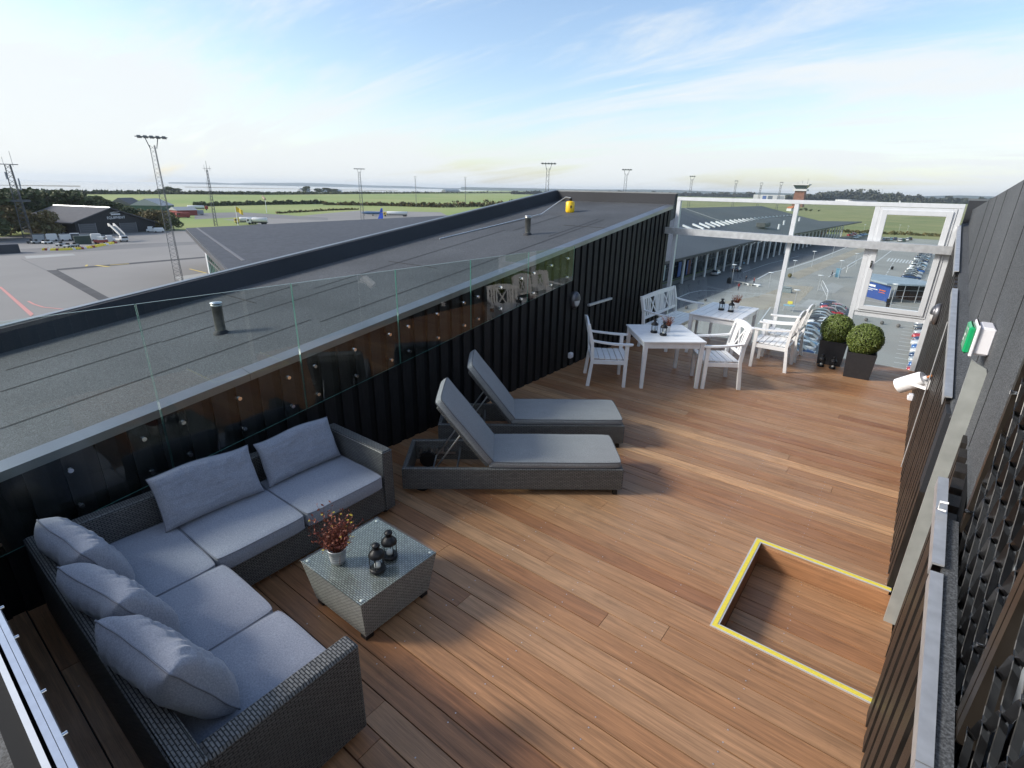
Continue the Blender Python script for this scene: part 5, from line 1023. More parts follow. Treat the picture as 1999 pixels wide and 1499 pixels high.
for (x, y, w_, mt_) in ((1322, 532, .9, M_bl), (1344, 528, 1.3, M_bl), (1353, 548, .7, mat('poster_pale', (.45, .55, .55), .5)), (1352, 528, .8, mat('brown_panel', (.14, .05, .03), .7))):
    q = P(x, y+12); b = MB(); b.hexa([(xg(q.y)+.4, q.y, ZG+.4), (xg(q.y)+.5, q.y, ZG+.4), (xg(q.y)+.5, q.y+w_*2.2, ZG+.4), (xg(q.y)+.4, q.y+w_*2.2, ZG+.4), (xg(q.y)+.4, q.y, ZG+4), (xg(q.y)+.5, q.y, ZG+4), (xg(q.y)+.5, q.y+w_*2.2, ZG+4), (xg(q.y)+.4, q.y+w_*2.2, ZG+4)]); b.build('poster_panel', mt_, ter, recalc=True)
# ---- street lamps
M_lamp = mat('lamp_disc_white', (.72, .73, .73), .4)
lamp0 = None
def street_lamp(x, y, top, label):
    global lamp0
    q = P(x, y); d = ray(x-(y-top)*.02, top); h = max(3.5, H+d.z*R_dist(q)/math.hypot(d.x, d.y)-ZG)
    if lamp0 is None:
        lamp0 = thing('street_lamp', None, None); b = MB(); b.tube([(0, 0, 0), (0, 0, 4.4)], [.07, .05], 8); b.build('pole', M_galv, lamp0); b = MB(); b.lathe([(0, 4.38), (.12, 4.36), (.58, 4.46), (.60, 4.50), (.3, 4.58), (0, 4.62)], n=20, caps=False); b.build('lamp_head', M_lamp, lamp0); o = lamp0
    else: o = copy_tree(lamp0)
    o.location = (q.x, q.y, ZG); o.scale = (1, 1, h/4.5); return tag(o, label, 'street lamp', 'disc-topped lamps of the forecourt')
for a in ((1428, 553, 516, 'disc-topped lamp in front of the nearest white columns beside a black bin'), (1547, 537, 508, 'disc-topped lamp just right of the middle screen post'), (1584, 521, 490, 'disc-topped lamp on the white kerb line beside the sand-coloured strip'), (1624, 502, 478, 'thin far lamp on the kerb line under the steel beam'), (1636, 544, 508, 'disc-topped lamp on the grey lane right of the sand-coloured strip'), (1668, 517, 497, 'disc-topped lamp next to the left window post'), (1596, 568, 553, 'short disc-topped lamp beside the pale footpath slab'), (1736, 604, 553, 'disc-topped lamp in front of the blue kiosk seen through the window'), (1549, 602, 594, 'lowest disc-topped lamp above the white armchairs'), (1500, 562, 539, 'slim lamp in the middle of the forecourt left of the screen post')): street_lamp(*a)
# ---- small forecourt pieces
def simple(name, label, cat, x, y, fn, mt, group=None, rz=0): q = P(x, y); b = MB(); fn(b); o = b.build(name, mt, None, (q.x, q.y, ZG)); o.rotation_euler.z = rz; return tag(o, label, cat, group)
def bench_(b): b.box((-2.6, -.3, .35), (2.6, .3, .5)); b.box((-2.4, -.25, 0), (-2.1, .25, .35)); b.box((2.1, -.25, 0), (2.4, .25, .35)); b.box((-.2, -.25, 0), (.2, .25, .35))
simple('litter_bin', 'black litter bin at the foot of the lamp by the columns', 'bin', 1423, 553, lambda b: (b.bbox((-.45, -.45, 0), (.45, .45, 1.25), .08), b.lathe([(.3, 1.25), (.3, 1.4), (0, 1.42)], n=12)), M_black)
simple('stone_bench', 'long pale stone bench in the forecourt left of the people', 'bench', 1451, 555, bench_, M_pale, None, R(-20))
simple('stone_bench', 'shorter white stone bench right of the long one', 'bench', 1470, 558, lambda b: (b.bbox((-1.6, -.35, .3), (1.6, .35, .5), .03), b.box((-1.3, -.3, 0), (-.9, .3, .3)), b.box((.9, -.3, 0), (1.3, .3, .3))), M_white, None, R(-10))
for i, (x, y) in enumerate(((1377, 588), (1340, 603), (1690, 627), (1721, 633), (1753, 639))):
    simple('stone_ball', ['grey stone ball on the kerb behind the garden bench, the higher one', 'grey stone ball on the kerb behind the garden bench, the lower one', 'left of three grey stone balls under the window', 'middle of three grey stone balls under the window', 'right of three grey stone balls under the window'][i], 'stone ball', x, y, lambda b: b.lathe([(.30*math.sin(a), .30-.30*math.cos(a)) for a in np.linspace(.3, math.pi-.001, 12)], n=18), mat('stone_ball_grey', (.13, .125, .12), .8, 0, .2, 3), 'grey stone balls along the kerb')
def person(x, y, label, seed, top=(.05, .06, .10), h=1.75, sit=False):
    q = P(x, y); t_ = thing('person', label, 'person', (q.x, q.y, ZG), seed, 'people on the forecourt'); me = bpy.data.meshes.new('body')
    J = [(0, 0, .95), (0, 0, 1.2), (0, 0, 1.42), (0, 0, 1.52), (0, 0, 1.66), (.19, 0, 1.40), (.24, .03, 1.12), (.22, .14, .90), (-.19, 0, 1.40), (-.25, -.02, 1.12), (-.24, .06, .88), (.09, 0, .90), (.11, .10, .50), (.11, .04, .06), (.11, .17, .03), (-.09, 0, .90), (-.10, -.10, .50), (-.10, -.22, .09), (-.10, -.10, .03)]
    E_l = [(0, 1), (1, 2), (2, 3), (3, 4), (2, 5), (5, 6), (6, 7), (2, 8), (8, 9), (9, 10), (0, 11), (11, 12), (12, 13), (13, 14), (0, 15), (15, 16), (16, 17), (17, 18)]
    rad = [.15, .14, .15, .06, .105, .07, .05, .035, .07, .05, .035, .095, .065, .045, .04, .095, .065, .045, .04]
    me.from_pydata(J, E_l, []); o = bpy.data.objects.new('body', me); link(o); md = o.modifiers.new('s', 'SKIN'); sk = me.skin_vertices[0].data
    for i, rr_ in enumerate(rad): sk[i].radius = (rr_, rr_*.8)
    sk[0].use_root = True; o.modifiers.new('u', 'SUBSURF').levels = 1
    dgp = bpy.context.evaluated_depsgraph_get(); me2 = bpy.data.meshes.new_from_object(o.evaluated_get(dgp)); bpy.data.objects.remove(o); o = bpy.data.objects.new('body', me2); link(o); o.parent = t_; me2.materials.clear()
    for mt_ in (mat('skin', (.45, .27, .20), .6), mat('clothes_%d' % seed, top, .9), mat('trousers', (.03, .035, .05), .9)): me2.materials.append(mt_)
    for p_ in me2.polygons: z = p_.center.z; p_.material_index = 0 if (z > 1.48 or (z < .93 and z > .84 and abs(p_.center.x) > .19)) else (1 if z > .93 else 2); p_.use_smooth = True
    b = MB(); b.lathe([(.115*math.sin(a), 1.70-.10*math.cos(a)) for a in np.linspace(1.2, math.pi-.01, 7)], n=12); b.build('hair', mat('hair', (.05, .03, .02), .8), t_); return t_
person(1455, 552, 'person in dark jacket standing by the long stone bench', 1, (.04, .04, .05)); person(1471, 555, 'person in red top beside the shorter stone bench', 2, (.30, .05, .05)); person(1451, 521, 'person in light blue shirt near the columns beside the dark car', 3, (.25, .42, .55)); person(1441, 567, 'person in red jacket crossing the forecourt alone', 4, (.35, .04, .04))
person(1623, 541, 'person in dark clothes beside the blue ticket post', 5, (.03, .03, .04))
simple('ticket_machine', 'blue ticket machine on the grey lane behind the armchairs', 'ticket machine', 1634, 541, lambda b: (b.bbox((-.5, -.35, 0), (.5, .35, 2.1), .05), b.box((-.35, -.38, 1.2), (.35, -.35, 1.8)), b.box((-.6, -.45, 2.1), (.6, .45, 2.25))), mat('machine_blue', (.16, .32, .42), .5))
simple('planter_box', 'grey box planter at the corner of the sand-coloured paving', 'planter', 1534, 571, lambda b: (b.bbox((-1.1, -.5, 0), (1.1, .5, .9), .05), b.bbox((-.95, -.35, .9), (.95, .35, 1.3), .15)), mat('box_grey_blue', (.20, .24, .25), .7))
simple('round_shrub', 'small round shrub by the screen post in the forecourt', 'shrub', 1541, 542, lambda b: b.lathe([((.5+.06*math.sin(i*2.3))*math.sin(a), .6-.55*math.cos(a)) for i, a in enumerate(np.linspace(.2, math.pi-.01, 10))], n=12), M_leaf2)
q = P(1538, 607); t_ = thing('snack_cart', 'light blue cart with yellow sign behind the garden table', 'cart', (q.x, q.y, ZG), R(10)); b = MB(); b.bbox((-.9, -.55, 1.0), (.9, .55, 1.1), .03)
b.build('table_top', mat('cart_blue', (.22, .42, .52), .5), t_)
for x in (-.8, .8):
    for y in (-.45, .45): b = MB(); b.box((x-.05, y-.05, 0), (x+.05, y+.05, 1.0)); b.build('leg', M_galv, t_)
b = MB(); b.bbox((-.3, .1, 1.3), (.5, .2, 1.8), .02); b.box((.05, .12, 1.1), (.12, .18, 1.3)); b.build('sign', M_yellow, t_)
def gate(x0, y0, x1, y1, label, h=2.0):
    A, B = P(x0, y0), P(x1, y1); t_ = thing('railing_hoop', label, 'railing', (A.x, A.y, ZG), 0, 'white hoops of the forecourt'); d = B-A; b = MB(); b.tube([(0, 0, 0), (0, 0, h-.2), (d.x*.08, d.y*.08, h), (d.x*.92, d.y*.92, h), (d.x, d.y, h-.2), (d.x, d.y, 0)], .05, 6); b.tube([(0, 0, h*.5), (d.x, d.y, h*.5)], .035, 5); b.build('tube', M_white, t_); return t_
gate(1761, 574, 1781, 580, 'white trolley railing hoop in front of the kiosk right of the lamp', 2.6); gate(1652, 532, 1670, 520, 'white railing hoop on the lane left of the window'); gate(1601, 565, 1612, 590, 'thin white railing hoop above the armchair backs', 2.2)
for i, (x, y) in enumerate(((1733, 592), (1732, 601), (1741, 526))): simple('litter_bin', ['small dark bin behind the kiosk lamp', 'small dark bin at the foot of the kiosk lamp', 'small dark bin far up the lane under the beam'][i], 'bin', x, y, lambda b: (b.bbox((-.3, -.3, 0), (.3, .3, .8), .05), b.bbox((-.34, -.34, .8), (.34, .34, .9), .03)), M_black)
# ---- kiosk with the blue hoarding
K0, K1, K2 = P(1680, 576), P(1733, 590), P(1812, 592); kio = thing('kiosk', 'open kiosk with pale flat roof and blue lettered side wall', 'kiosk', (0, 0, 0))
ZK = ZG+3.5; d1 = (K1-K0); d2 = (K2-K1); d2.normalize(); d1n = d1.normalized(); back = Vector((-d2.y, d2.x, 0)); back = back if back.y > 0 else -back; up3 = Vector((0, 0, 3.2))
b = MB(); b.prism([K0, K1, K1+up3, K0+up3], back*.25); b.build('side_wall', mat('hoarding_blue', (.025, .07, .26), .45), kio, recalc=True)
nrm = Vector((d1n.y, -d1n.x, 0)); nrm = nrm if nrm.dot(CP-K0) > 0 else -nrm
def strokes(u0, z, n, w_, h_, mt_, seed, nm): 
    rr = random.Random(seed); b = MB(); u = u0
    for k in range(n):
        ww = w_*rr.uniform(.6, 1.1); A = K0+d1n*u+nrm*.05; B = K0+d1n*(u+ww)+nrm*.05
        b.prism([A+Vector((0, 0, z)), B+Vector((0, 0, z)), B+Vector((0, 0, z+h_*rr.choice([1, 1, .8]))), A+Vector((0, 0, z+h_))], nrm*.02); u += ww*1.3
    b.build(nm, mt_, kio, recalc=True)
strokes(.5, 2.35, 8, .35, .42, M_white, 1, 'heading'); strokes(.9, 1.85, 14, .2, .16, M_white, 2, 'small_lettering'); strokes(.9, 1.55, 10, .2, .12, M_white, 3, 'small_lettering')
M_or = mat('orange_lettering', (.70, .16, .04), .5); strokes(d1.length*.62, 1.9, 7, .24, .22, M_or, 4, 'orange_lettering'); strokes(d1.length*.62, 1.5, 6, .24, .14, M_or, 5, 'orange_lettering')
b = MB(); R0 = K0-d1n*1.0-back*.2; R1 = K1+nrm*1.2; R2 = K2+d2*1.5-back*1.2; b.prism([Vector((p.x, p.y, ZK)) for p in (R0, R1, R2, R2+back*8, R0+d2*5+back*7)], (0, 0, .3)); b.build('roof', mat('kiosk_roof', (.30, .36, .40), .5, 0, .1, .4), kio, recalc=True)
b = MB(); b.prism([K1+d2*6+back*3, K2+back*3+d2*1.4, K2+back*3+d2*1.4+up3, K1+d2*6+back*3+up3], back*4); b.build('dark_stall', M_black, kio, recalc=True)
for f in (0, .33, .66, 1): q = K1+d2*((K2-K1).length*f); b = MB(); b.tube([(q.x, q.y, ZG), (q.x, q.y, ZK)], .09, 6); b.build('post', M_galv, kio)
for z in (1.0, 2.2): b = MB(); q = K1+d2*.5+back*1.5; r_ = K2+back*1.5; b.tube([(q.x, q.y, ZG+z), (r_.x, r_.y, ZG+z)], .05, 5); b.build('rail', M_galv, kio)
# ---- parked cars
M_cgl = mat('car_glass', (.02, .025, .03), .04, spec=1.0); M_tyre = mat('tyre_rubber', (.012, .012, .012), .85); M_rim = mat('alloy_rim', (.45, .45, .46), .3, .8); M_hl = mat('headlamp', (.7, .7, .68), .1); M_tl = mat('tail_lamp', (.35, .01, .01), .2)
def paint(n, c): return mat('car_paint_'+n, c, .28, .25, coat=.9)
PAINT = [paint('silver', (.45, .47, .48)), paint('dark_blue', (.02, .05, .12)), paint('red', (.42, .02, .03)), paint('white', (.70, .70, .70)), paint('grey', (.14, .15, .16)), paint('light_blue', (.16, .28, .38)), paint('black', (.015, .015, .018)), paint('green', (.03, .09, .06)), paint('blue', (.03, .12, .35))]
PN = ['silver', 'dark blue', 'red', 'white', 'grey', 'light blue', 'black', 'dark green', 'blue']
def make_car():
    t_ = thing('parked_car', None, None); Lc, Wc = 4.25, 1.76; b = MB()
    secs = [(-2.12, .42, .62, .70), (-2.05, .30, .86, .80), (-1.55, .24, .93, .87), (-.9, .22, .95, .88), (.4, .22, .95, .88), (1.0, .22, .93, .87), (1.75, .24, .80, .85), (2.05, .30, .68, .76), (2.12, .40, .58, .64)]
    vs = []; 
    for x, zb, zt, hw in secs: vs += [(x, -hw, zb+.05), (x, -hw, (zb+zt)/2+.08), (x, -hw*.93, zt), (x, 0, zt+.03), (x, hw*.93, zt), (x, hw, (zb+zt)/2+.08), (x, hw, zb+.05), (x, 0, zb)]
    fs = [(i*8+k, i*8+(k+1) % 8, i*8+8+(k+1) % 8, i*8+8+k) for i in range(len(secs)-1) for k in range(8)] + [tuple(range(7, -1, -1)), tuple((len(secs)-1)*8+k for k in range(8))]; b.add(vs, fs, 0, True)
    # roof panel
    rs = [(-1.30, 1.36, .60), (-.9, 1.45, .64), (-.2, 1.48, .65), (.35, 1.42, .62)]; vs = []
    for x, z, hw in rs: vs += [(x, -hw, z-.04), (x, -hw*.6, z), (x, 0, z+.015), (x, hw*.6, z), (x, hw, z-.04), (x, hw*.98, z-.08), (x, 0, z-.06), (x, -hw*.98, z-.08)]
    fs = [(i*8+k, i*8+(k+1) % 8, i*8+8+(k+1) % 8, i*8+8+k) for i in range(len(rs)-1) for k in range(8)] + [tuple(range(7, -1, -1)), tuple(24+k for k in range(8))]; b.add(vs, fs, 0, True)
    for x, x2 in ((-.35, -.38),): 
        for s in (-1, 1): b.beam((x, s*.80, .93), (x2, s*.645, 1.43), .09, .04)
    b.build('body', PAINT[0], t_)
    b = MB(); lo = [(-1.92, .92, .74), (-1.3, .93, .80), (.4, .93, .80), (1.12, .92, .76)]; hi = [(-1.32, 1.35, .59), (-.9, 1.43, .63), (-.2, 1.46, .64), (.36, 1.40, .61)]; vs = []
    for (x, z, h_), (x2, z2, h2) in zip(lo, hi): vs += [(x, -h_, z), (x2, -h2, z2), (x2, h2, z2), (x, h_, z)]
    fs = [(i*4+k, i*4+k+1, i*4+5+k, i*4+4+k) for i in range(3) for k in (0, 1, 2)] + [(3, 2, 1, 0), (12, 13, 14, 15)]; b.add(vs, fs); b.build('glazing', M_cgl, t_, recalc=True)
    for x in (-1.32, 1.32):
        for s in (-1, 1):
            b = MB(); b.tube([(x, s*.68, .31), (x, s*.885, .31)], .31, 16); w_ = b.build('wheel', M_tyre, t_); b = MB(); b.tube([(x, s*.886, .31), (x, s*.895, .31)], .19, 12); b.build('rim', M_rim, w_)
    for s in (-1, 1):
        b = MB(); b.bbox((1.93, s*.56-.16, .55), (2.11, s*.56+.16, .67), .03); b.build('headlight', M_hl, t_); b = MB(); b.bbox((-2.11, s*.60-.13, .62), (-1.98, s*.60+.13, .80), .03); b.build('tail_light', M_tl, t_); b = MB(); b.bbox((.72, s*.93-.08, .90), (.86, s*.93+.08, 1.0), .02); b.build('wing_mirror', M_tyre, t_)
    return t_
CAR = make_car(); ncar = 0
def car(x, y, rz, c, label, group):
    global ncar
    o = CAR if ncar == 0 else copy_tree(CAR); ncar += 1; o.location = (x, y, ZG+.014); o.rotation_euler.z = rz; tag(o, label, 'car', group)
    for ch in o.children:
        if ch.name.startswith('body'): recolor(ch, PAINT[c])
    return o
nth = ['first', 'second', 'third', 'fourth', 'fifth', 'sixth', 'seventh', 'eighth', 'ninth', 'tenth', 'eleventh', 'twelfth', 'thirteenth', 'fourteenth', 'fifteenth', 'sixteenth', 'seventeenth', 'eighteenth', 'nineteenth', 'twentieth']
rc = random.Random(5); row = [3, 1, 0, 5, 0, 4, 5, 1, 0, 3, 6, 0, 7, 2, 4, 2, 1]
for i in range(17): y = 74+2.55*i; car(-10.7+rc.uniform(-.2, .2)+ .4*math.sin(i), y, R(180 if rc.random() < .5 else 0)+rc.uniform(-.03, .03), row[i], '%s car left of the boxwood planters, %s from the deck edge' % (PN[row[i]], nth[i]), 'cars in the row beside the planters')
row = [2, 8, 0, 1, 3, 8, 3, 1, 2, 0, 6, 4, 3]
for i in range(13): car(3.9+rc.uniform(-.1, .1), 77+2.6*i+.1, R(180), row[i], '%s car nosing out beside the right wall, %s from the spotlight' % (PN[row[i]], nth[i]), 'cars along the right bays')
row = [1, 0, 4, 0, 8, 3, 0, 3, 5, 0, 3, 1, 4, 0, 5, 1, 0, 6, 4, 1]
for i in range(20): y = 172+4.2*i; car(-.6+rc.uniform(-.15, .15)+i*.09, y, R(rc.choice([0, 180])), row[i], '%s car in the long row behind the kiosk, %s beyond its roof' % (PN[row[i]], nth[i]), 'cars in the long row behind the kiosk')
for i, (x, y, c) in enumerate(((1725, 470, 1), (1732, 470, 4), (1739, 469, 5), (1747, 468.5, 1), (1756, 471.5, 3), (1763, 471, 7), (1770, 470, 3), (1776, 468.5, 6))):
    q = P(x, y); car(q.x, q.y, R(95), c, '%s car in the far corner of the car park, %s from the left' % (PN[c], nth[i]), 'cars in the far corner of the car park')
for i, (x, y, c) in enumerate(((1660, 461, 2), (1667, 459, 2), (1674, 463, 3), (1681, 461, 8), (1688, 460, 5), (1668, 466, 0))):
    q = P(x, y); car(q.x, q.y, R(60), c, '%s car at the far end of the terminal columns, %s from the left' % (PN[c], nth[i]), 'cars at the far end of the columns')
for x, y, c, lb in ((1438, 530, 6, 'black car stopped under the nearest columns behind the lamp'), (1397, 537, 0, 'silver car half hidden between two near columns')):
    q = P(x, y); car(q.x, q.y, R(92), c, lb, 'cars by the columns')

# ---- airside vehicles and equipment
def wheels(b_, xs, w_, r_, t_, name='wheel'):
    for x in xs:
        for s in (-1, 1): b = MB(); b.tube([(x, s*w_-.12*s, r_), (x, s*w_+.12*s, r_), ], r_, 12); b.build(name, M_tyre, t_)
def truck(x, y, rz, tank, cab, label, L_=9.0, group='tank trucks', two=False):
    q = P(x, y); t_ = thing('tank_truck', label, 'truck', (q.x, q.y, ZG), rz, group); b = MB(); b.box((-L_/2, -1.0, .8), (L_/2, 1.0, 1.1)); b.build('chassis', M_black, t_)
    b = MB(); prof = [(-L_/2, .0), (-L_/2, .9), (-L_/2+.3, 1.2), (L_/2-2.9, 1.2), (L_/2-2.6, .9), (L_/2-2.6, 0)]; b.lathe([(r_, z) for z, r_ in prof], n=16, caps=False); b.xf(Matrix.Translation((0, 0, 2.3)) @ Matrix.Rotation(R(90), 4, 'Y')); b.build('tank', tank, t_)
    b = MB(); b.bbox((L_/2-2.3, -1.2, .8), (L_/2, 1.2, 3.0), .2); c = b.build('cab', cab, t_); b = MB(); b.box((L_/2-.02, -1.05, 1.8), (L_/2+.02, 1.05, 2.7)); b.box((L_/2-1.3, -1.22, 1.8), (L_/2-.3, 1.22, 2.6)); b.build('windscreen', M_cgl, c)
    wheels(None, (-L_/2+1.2, -L_/2+2.5, L_/2-1.3), 1.1, .55, t_); return t_
VA = lambda x, y: math.atan2(P(x, y).y, P(x, y).x)
M_tw = mat('tank_white', (.68, .68, .66), .35); M_ty = mat('tank_yellow', (.65, .48, .12), .4); M_tr = mat('cab_red', (.40, .04, .03), .4)
truck(481, 437, VA(481, 437)+R(95), M_tw, M_ty, 'white and yellow tank truck standing right behind the flagpole', 11)
truck(503, 438, VA(503, 438)+R(80), M_tw, M_tw, 'white tank truck beside its yellow marked twin behind the low roof', 10)
truck(387, 410, VA(387, 410)+R(-88), M_tw, M_tr, 'far white tank truck beside the dark radio mast', 14)
truck(772, 422.5, VA(772, 422)+R(92), M_tw, M_ty, 'white tank truck on the far taxiway right of the blue tail fin', 17)
def lowbox(name, label, cat, x, y, sx, sy, sz, mt, group=None, rz=0, wh=True, parts=()):
    q = P(x, y); t_ = thing(name, label, cat, (q.x, q.y, ZG), VA(x, y)+R(90)+rz, group); z0 = .35 if wh else .02; b = MB(); b.bbox((-sx/2, -sy/2, z0), (sx/2, sy/2, z0+sz), .06); b.build('body', mt, t_)
    if wh: wheels(None, (-sx*.33, sx*.33), sy*.45, .32, t_)
    for nm, a, c, m_ in parts: b = MB(); b.bbox(a, c, .04); b.build(nm, m_, t_)
    return t_
lowbox('shipping_container', 'white shipping container in front of the left end of the black shed', 'container', 122, 459, 5.2, 2.6, 3.6, mat('container_white', (.55, .58, .55), .5), None, R(12), False, (('door', (-.9, -1.36, .2), (-.1, -1.30, 3.3), M_lg), ('door', (0, -1.36, .2), (.8, -1.30, 3.3), M_lg)))
ttl = ['grey covered trailer at the left end of the equipment yard', 'white van-like cart in the rear row of the yard', 'white cart with red front in the rear row of the yard', 'dark trailer in the rear row beside the cart with red front', 'grey cart behind the big dark green box in the yard', 'white cart with open red frame right of the dark green box']
for i, (x, y, c) in enumerate(((78, 471, M_lg), (103, 470.5, M_tw), (129, 470, M_tw), (148, 469, M_dg), (168, 470, M_lg), (189, 470, M_tw))):
    lowbox('airport_trailer', ttl[i], 'trailer', x, y, 3.0, 2.0, 1.9, c, 'trailers in the equipment yard', R(8*(i % 3)-8), True, (('cover', (-1.3, -.9, 2.28), (1.3, .9, 2.45), M_tw if i % 2 else M_dg), ('panel', (-1.2, -1.08, .7), (.2, -1.02, 1.9), (M_wr, M_gd, M_wr, M_wr, M_bl, M_wr)[i])))
for i, (x, y, c) in enumerate(((62, 475, M_dg), (72, 475.5, M_lg), (93, 476, M_tw), (120, 480, M_lg), (134, 483, M_tw), (147, 482, M_lg))):
    lowbox('baggage_cart', ['small dark tug at the left end of the yard front row', 'small grey tug beside the dark tug in the yard', 'small white baggage cart in the yard front row', 'grey baggage cart in the middle of the yard', 'white low baggage cart nearest the barriers', 'grey low baggage cart beside the dark green box'][i], 'cart', x, y, 2.6, 1.5, .5, c, 'baggage carts in the equipment yard', R(14*i), True, (('seat', (-.3, -.4, .8), (.3, .4, 1.4), M_black), ('drawbar', (1.25, -.05, .4), (2.2, .05, .48), M_mast)))
lowbox('generator_box', 'big dark green box unit in the middle of the equipment yard', 'generator', 163, 476, 4.4, 2.2, 2.6, mat('dark_green_paint', (.03, .05, .04), .6), None, R(4), False, (('grille', (-1.9, -1.16, .6), (-.3, -1.1, 2.2), M_black), ('grille', (.3, -1.16, .6), (1.9, -1.1, 2.2), M_black)))
def stairtruck():
    q = P(236, 471); t_ = thing('stair_truck', 'white passenger stair truck with raised steps before the black shed', 'truck', (q.x, q.y, ZG), VA(236, 471)+R(200), None)
    b = MB(); b.bbox((-3.2, -1.0, .5), (3.2, 1.0, .9), .05); b.build('chassis', M_tw, t_); b = MB(); b.bbox((2.0, -1.05, .6), (3.9, 1.05, 2.1), .2); c = b.build('cab', M_tw, t_); b = MB(); b.box((3.2, -.9, 1.3), (3.92, .9, 1.95)); b.build('windscreen', M_cgl, c)
    b = MB(); A, B = Vector((2.6, 0, 1.9)), Vector((-4.2, 0, 4.9)); b.beam(A, B, 1.5, .18)
    for k in range(14): p_ = A.lerp(B, (k+.5)/14); b.box((p_.x-.15, -.7, p_.z+.05), (p_.x+.15, .7, p_.z+.22))
    b.build('steps', M_lg, t_)
    for s in (-.8, .8): b = MB(); b.beam(A+Vector((0, s, .9)), B+Vector((0, s, .9)), .08, .12); b.beam(A+Vector((0, s, .4)), B+Vector((0, s, .4)), .05, .5); b.build('handrail', M_tw, t_)
    b = MB(); b.box((-5.6, -.8, 4.8), (-4.1, .8, 5.0)); b.box((-5.6, -.85, 5.0), (-4.1, -.78, 5.9)); b.box((-5.6, .78, 5.0), (-4.1, .85, 5.9)); b.build('platform', M_tw, t_)
    b = MB(); b.tube([(-2.4, -.6, .9), (-3.4, -.6, 4.3)], .08, 5); b.tube([(-2.4, .6, .9), (-3.4, .6, 4.3)], .08, 5); b.build('lift_strut', M_mast, t_); wheels(None, (-2.2, 2.6), 1.0, .45, t_); return t_
stairtruck()
def tug(x, y, body, label, rz=0): return lowbox('ground_tug', label, 'tug', x, y, 3.6, 1.9, .9, body, 'ground tugs in the yard', rz, True, (('cab', (-1.2, -.8, 1.25), (.5, .8, 2.3), M_tw), ('cab_window', (-1.25, -.7, 1.55), (.55, .7, 2.1), M_cgl)))
tug(213, 473, M_tw, 'white tug just left of the stair truck', R(10)); tug(198, 475.5, M_wr, 'red and white tug left of the white tug in the yard', R(-20)); tug(297, 453, M_tw, 'white ground tug parked at the right end of the black shed', R(170))
lowbox('flatbed', 'low white flatbed loader next to the tug at the right end of the shed', 'loader', 311, 453.5, 3.8, 2.0, 1.1, M_tw, None, R(4), True, (('rail', (-1.7, -.95, 1.4), (1.7, -.88, 1.9), M_tw),))
nb = ['first', 'second', 'third', 'fourth', 'fifth', 'sixth', 'seventh', 'eighth', 'ninth', 'tenth', 'eleventh', 'twelfth', 'thirteenth', 'fourteenth', 'fifteenth', 'sixteenth', 'seventeenth', 'eighteenth', 'nineteenth', 'twentieth', 'twenty-first', 'twenty-second', 'twenty-third', 'twenty-fourth', 'twenty-fifth', 'twenty-sixth']
BAR = None
for i in range(26):
    f = i/25; x = 88+f*136; y = 488.5-14*f**2.0+1.5*math.sin(f*math.pi); q = P(x, y)
    mt_ = (M_yellow, M_yellow, M_exitw, M_wr)[(i*7) % 4 if i % 3 else 0]
    b = MB(); b.hexa([(-.75, -.28, 0), (.75, -.28, 0), (.75, .28, 0), (-.75, .28, 0), (-.65, -.12, .62), (.65, -.12, .62), (.65, .12, .62), (-.65, .12, .62)]); b.tube([(0, 0, .6), (0, 0, .85)], .08, 6)
    o = b.build('barrier', mt_, None, (q.x, q.y, ZG)); o.rotation_euler.z = VA(x, y)+R(90)-f*.4
    tag(o, '%s low barrier block round the yard, the %s from the left' % ({'yellow_strip': 'yellow', 'white_plastic': 'white', 'red_wall': 'red'}[mt_.name], nb[i]), 'barrier', 'barrier blocks round the equipment yard')
lowbox('blast_screen', 'long dark low wall unit cut by the left picture edge on the apron', 'container', -4, 495, 9.5, 2.4, 2.4, mat('dark_blue_grey', (.03, .035, .045), .6), None, R(4), False, (('edge_strip', (4.65, -1.25, 0), (4.85, 1.25, 2.5), M_lg),))
# blue tail fin, small aircraft, parked airliner far right
def aircraft(x, y, ln_, body, fin, label, rz, group=None, cat='aircraft'):
    q = P(x, y); t_ = thing('aircraft', label, cat, (q.x, q.y, ZG), rz, group); s = ln_/20; b = MB()
    b.lathe([(.1*s, -10*s), (.8*s, -8*s), (1.25*s, -5*s), (1.3*s, 4*s), (1.0*s, 7.5*s), (.5*s, 9.4*s), (.05*s, 10*s)], n=16, caps=False); b.xf(Matrix.Translation((0, 0, 2.4*s)) @ Matrix.Rotation(R(90), 4, 'Y')); b.build('fuselage', body, t_)
    b = MB(); b.prism([(-9.6*s, 0, 3.0*s), (-6.6*s, 0, 3.2*s), (-8.2*s, 0, 6.6*s), (-9.7*s, 0, 6.6*s)], (0, .25*s, 0)); b.build('tail_fin', fin, t_)
    for sg_ in (-1, 1):
        b = MB(); b.prism([(1.8*s, sg_*1*s, 2.0*s), (-.8*s, sg_*1*s, 2.0*s), (-2.2*s, sg_*9.5*s, 2.6*s), (-1.2*s, sg_*9.5*s, 2.6*s)], (0, 0, .2*s)); b.build('wing', body, t_)
        b = MB(); b.prism([(-7.4*s, 0, 6.3*s if False else 3.0*s), (-9*s, 0, 3.0*s), (-9.6*s, sg_*3.2*s, 3.2*s), (-9*s, sg_*3.2*s, 3.2*s)], (0, 0, .12*s)); b.build('tailplane', body, t_)
    b = MB()
    for xx, yy_ in ((7*s, 0), (-.5*s, 1.5*s), (-.5*s, -1.5*s)): b.tube([(xx, yy_, 0), (xx, yy_, 1.6*s)], .12*s, 6); b.tube([(xx, yy_-.15*s, .35*s), (xx, yy_+.15*s, .35*s)], .35*s, 10)
    b.build('landing_gear', M_black, t_); return t_
M_blue = mat('tail_blue', (.02, .07, .45), .3)
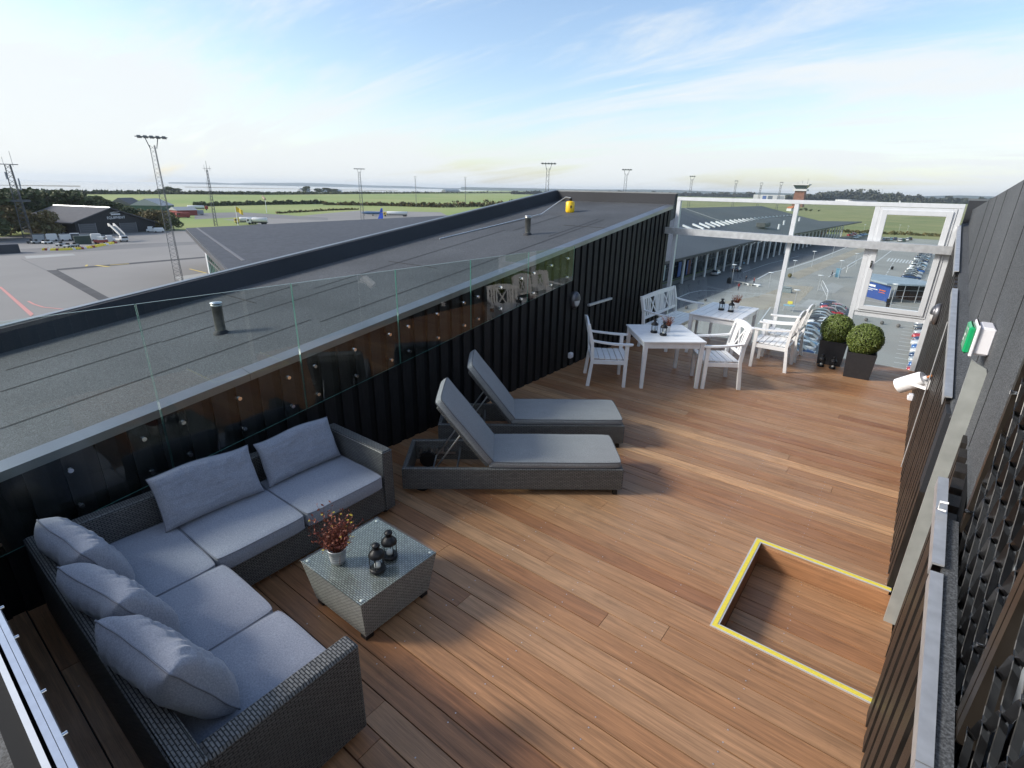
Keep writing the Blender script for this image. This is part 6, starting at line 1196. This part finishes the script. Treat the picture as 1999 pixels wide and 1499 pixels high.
aircraft(727, 421, 16, mat('aircraft_teal', (.06, .12, .22), .4), M_blue, 'small dark blue aircraft parked left of the white tank truck', VA(727, 421)+R(75), 'parked small aircraft')
aircraft(1768, 401, 36, M_ww, M_ww, 'pale airliner with tall tail parked before the far wood', VA(1768, 401)+R(268), None)
tf = P(742, 432, -13); t_ = thing('airliner', 'bright blue airliner tail fin sticking up behind the low pier roof', 'aircraft', (tf.x, tf.y, ZG), VA(742, 432)+R(60)); hh_ = 8.2; b = MB(); b.prism([(-1.6, 0, 3), (2.2, 0, 3), (-.4, 0, hh_), (-1.9, 0, hh_)], (0, .3, 0)); b.build('tail_fin', M_blue, t_); b = MB(); b.tube([(-2.5, .15, 2.8), (3, .15, 2.6), (8, .15, 2.5), (11, .15, 2.2)], [.4, 1.0, 1.1, .3], 12); b.build('fuselage', M_blue, t_)
for k, (x, y, mt_, lb) in enumerate(((345, 424, M_wr, 'red fire engine before the low station building, the left one'), (358, 425, M_wr, 'red fire engine before the low station building, the right one'), (386, 419, M_lg, 'pale van beside the low red station building'))): lowbox('service_vehicle', lb, 'vehicle', x, y, 7, 2.6, 2.6, mt_, 'vehicles by the station building', R(10*k), True, (('window_band', (1.5, -1.35, 1.8), (3.3, 1.35, 2.6), M_cgl),))
# lamps and masts in the far car park
for i, (x, y, t_p) in enumerate(((1770, 455, 441), (1755, 450, 443), (1686, 452, 438))): street_lamp(x, y, t_p, ['far lamp at the car park fence, tallest in the window', 'far lamp at the car park fence, left of the tallest one', 'far lamp at the fence left of the window'][i])

# ---- a little haze over the flat country
hz = MB(); hz.box((-14500, -7000, ZG-3), (14500, 14500, 95)); hz_o = hz.build('haze', []); hz_o.data.materials.clear()
mh = bpy.data.materials.new('haze_air'); mh.use_nodes = True; t = mh.node_tree; t.nodes.clear(); o_ = t.nodes.new('ShaderNodeOutputMaterial'); pv = t.nodes.new('ShaderNodeVolumePrincipled')
pv.inputs['Color'].default_value = (.80, .90, 1.0, 1); pv.inputs['Density'].default_value = .00006; pv.inputs['Anisotropy'].default_value = .2; t.links.new(pv.outputs[0], o_.inputs['Volume']); hz_o.data.materials.append(mh); tag(hz_o, kind='stuff')

for i, (x, y, h, lb) in enumerate(((1562, 411.5, 5, 'small dark bush in the field right of the screen post, first of four'), (1572, 412, 6, 'small dark bush in the field, second of four right of the screen post'), (1582, 412.5, 4.5, 'small dark bush in the field, third of four right of the screen post'), (1598, 413, 3.5, 'smallest of four dark bushes in the field'))): tree(x, y, h, lb, (0, 2, 0, 2)[i], 1.8, 'bushes in the field')
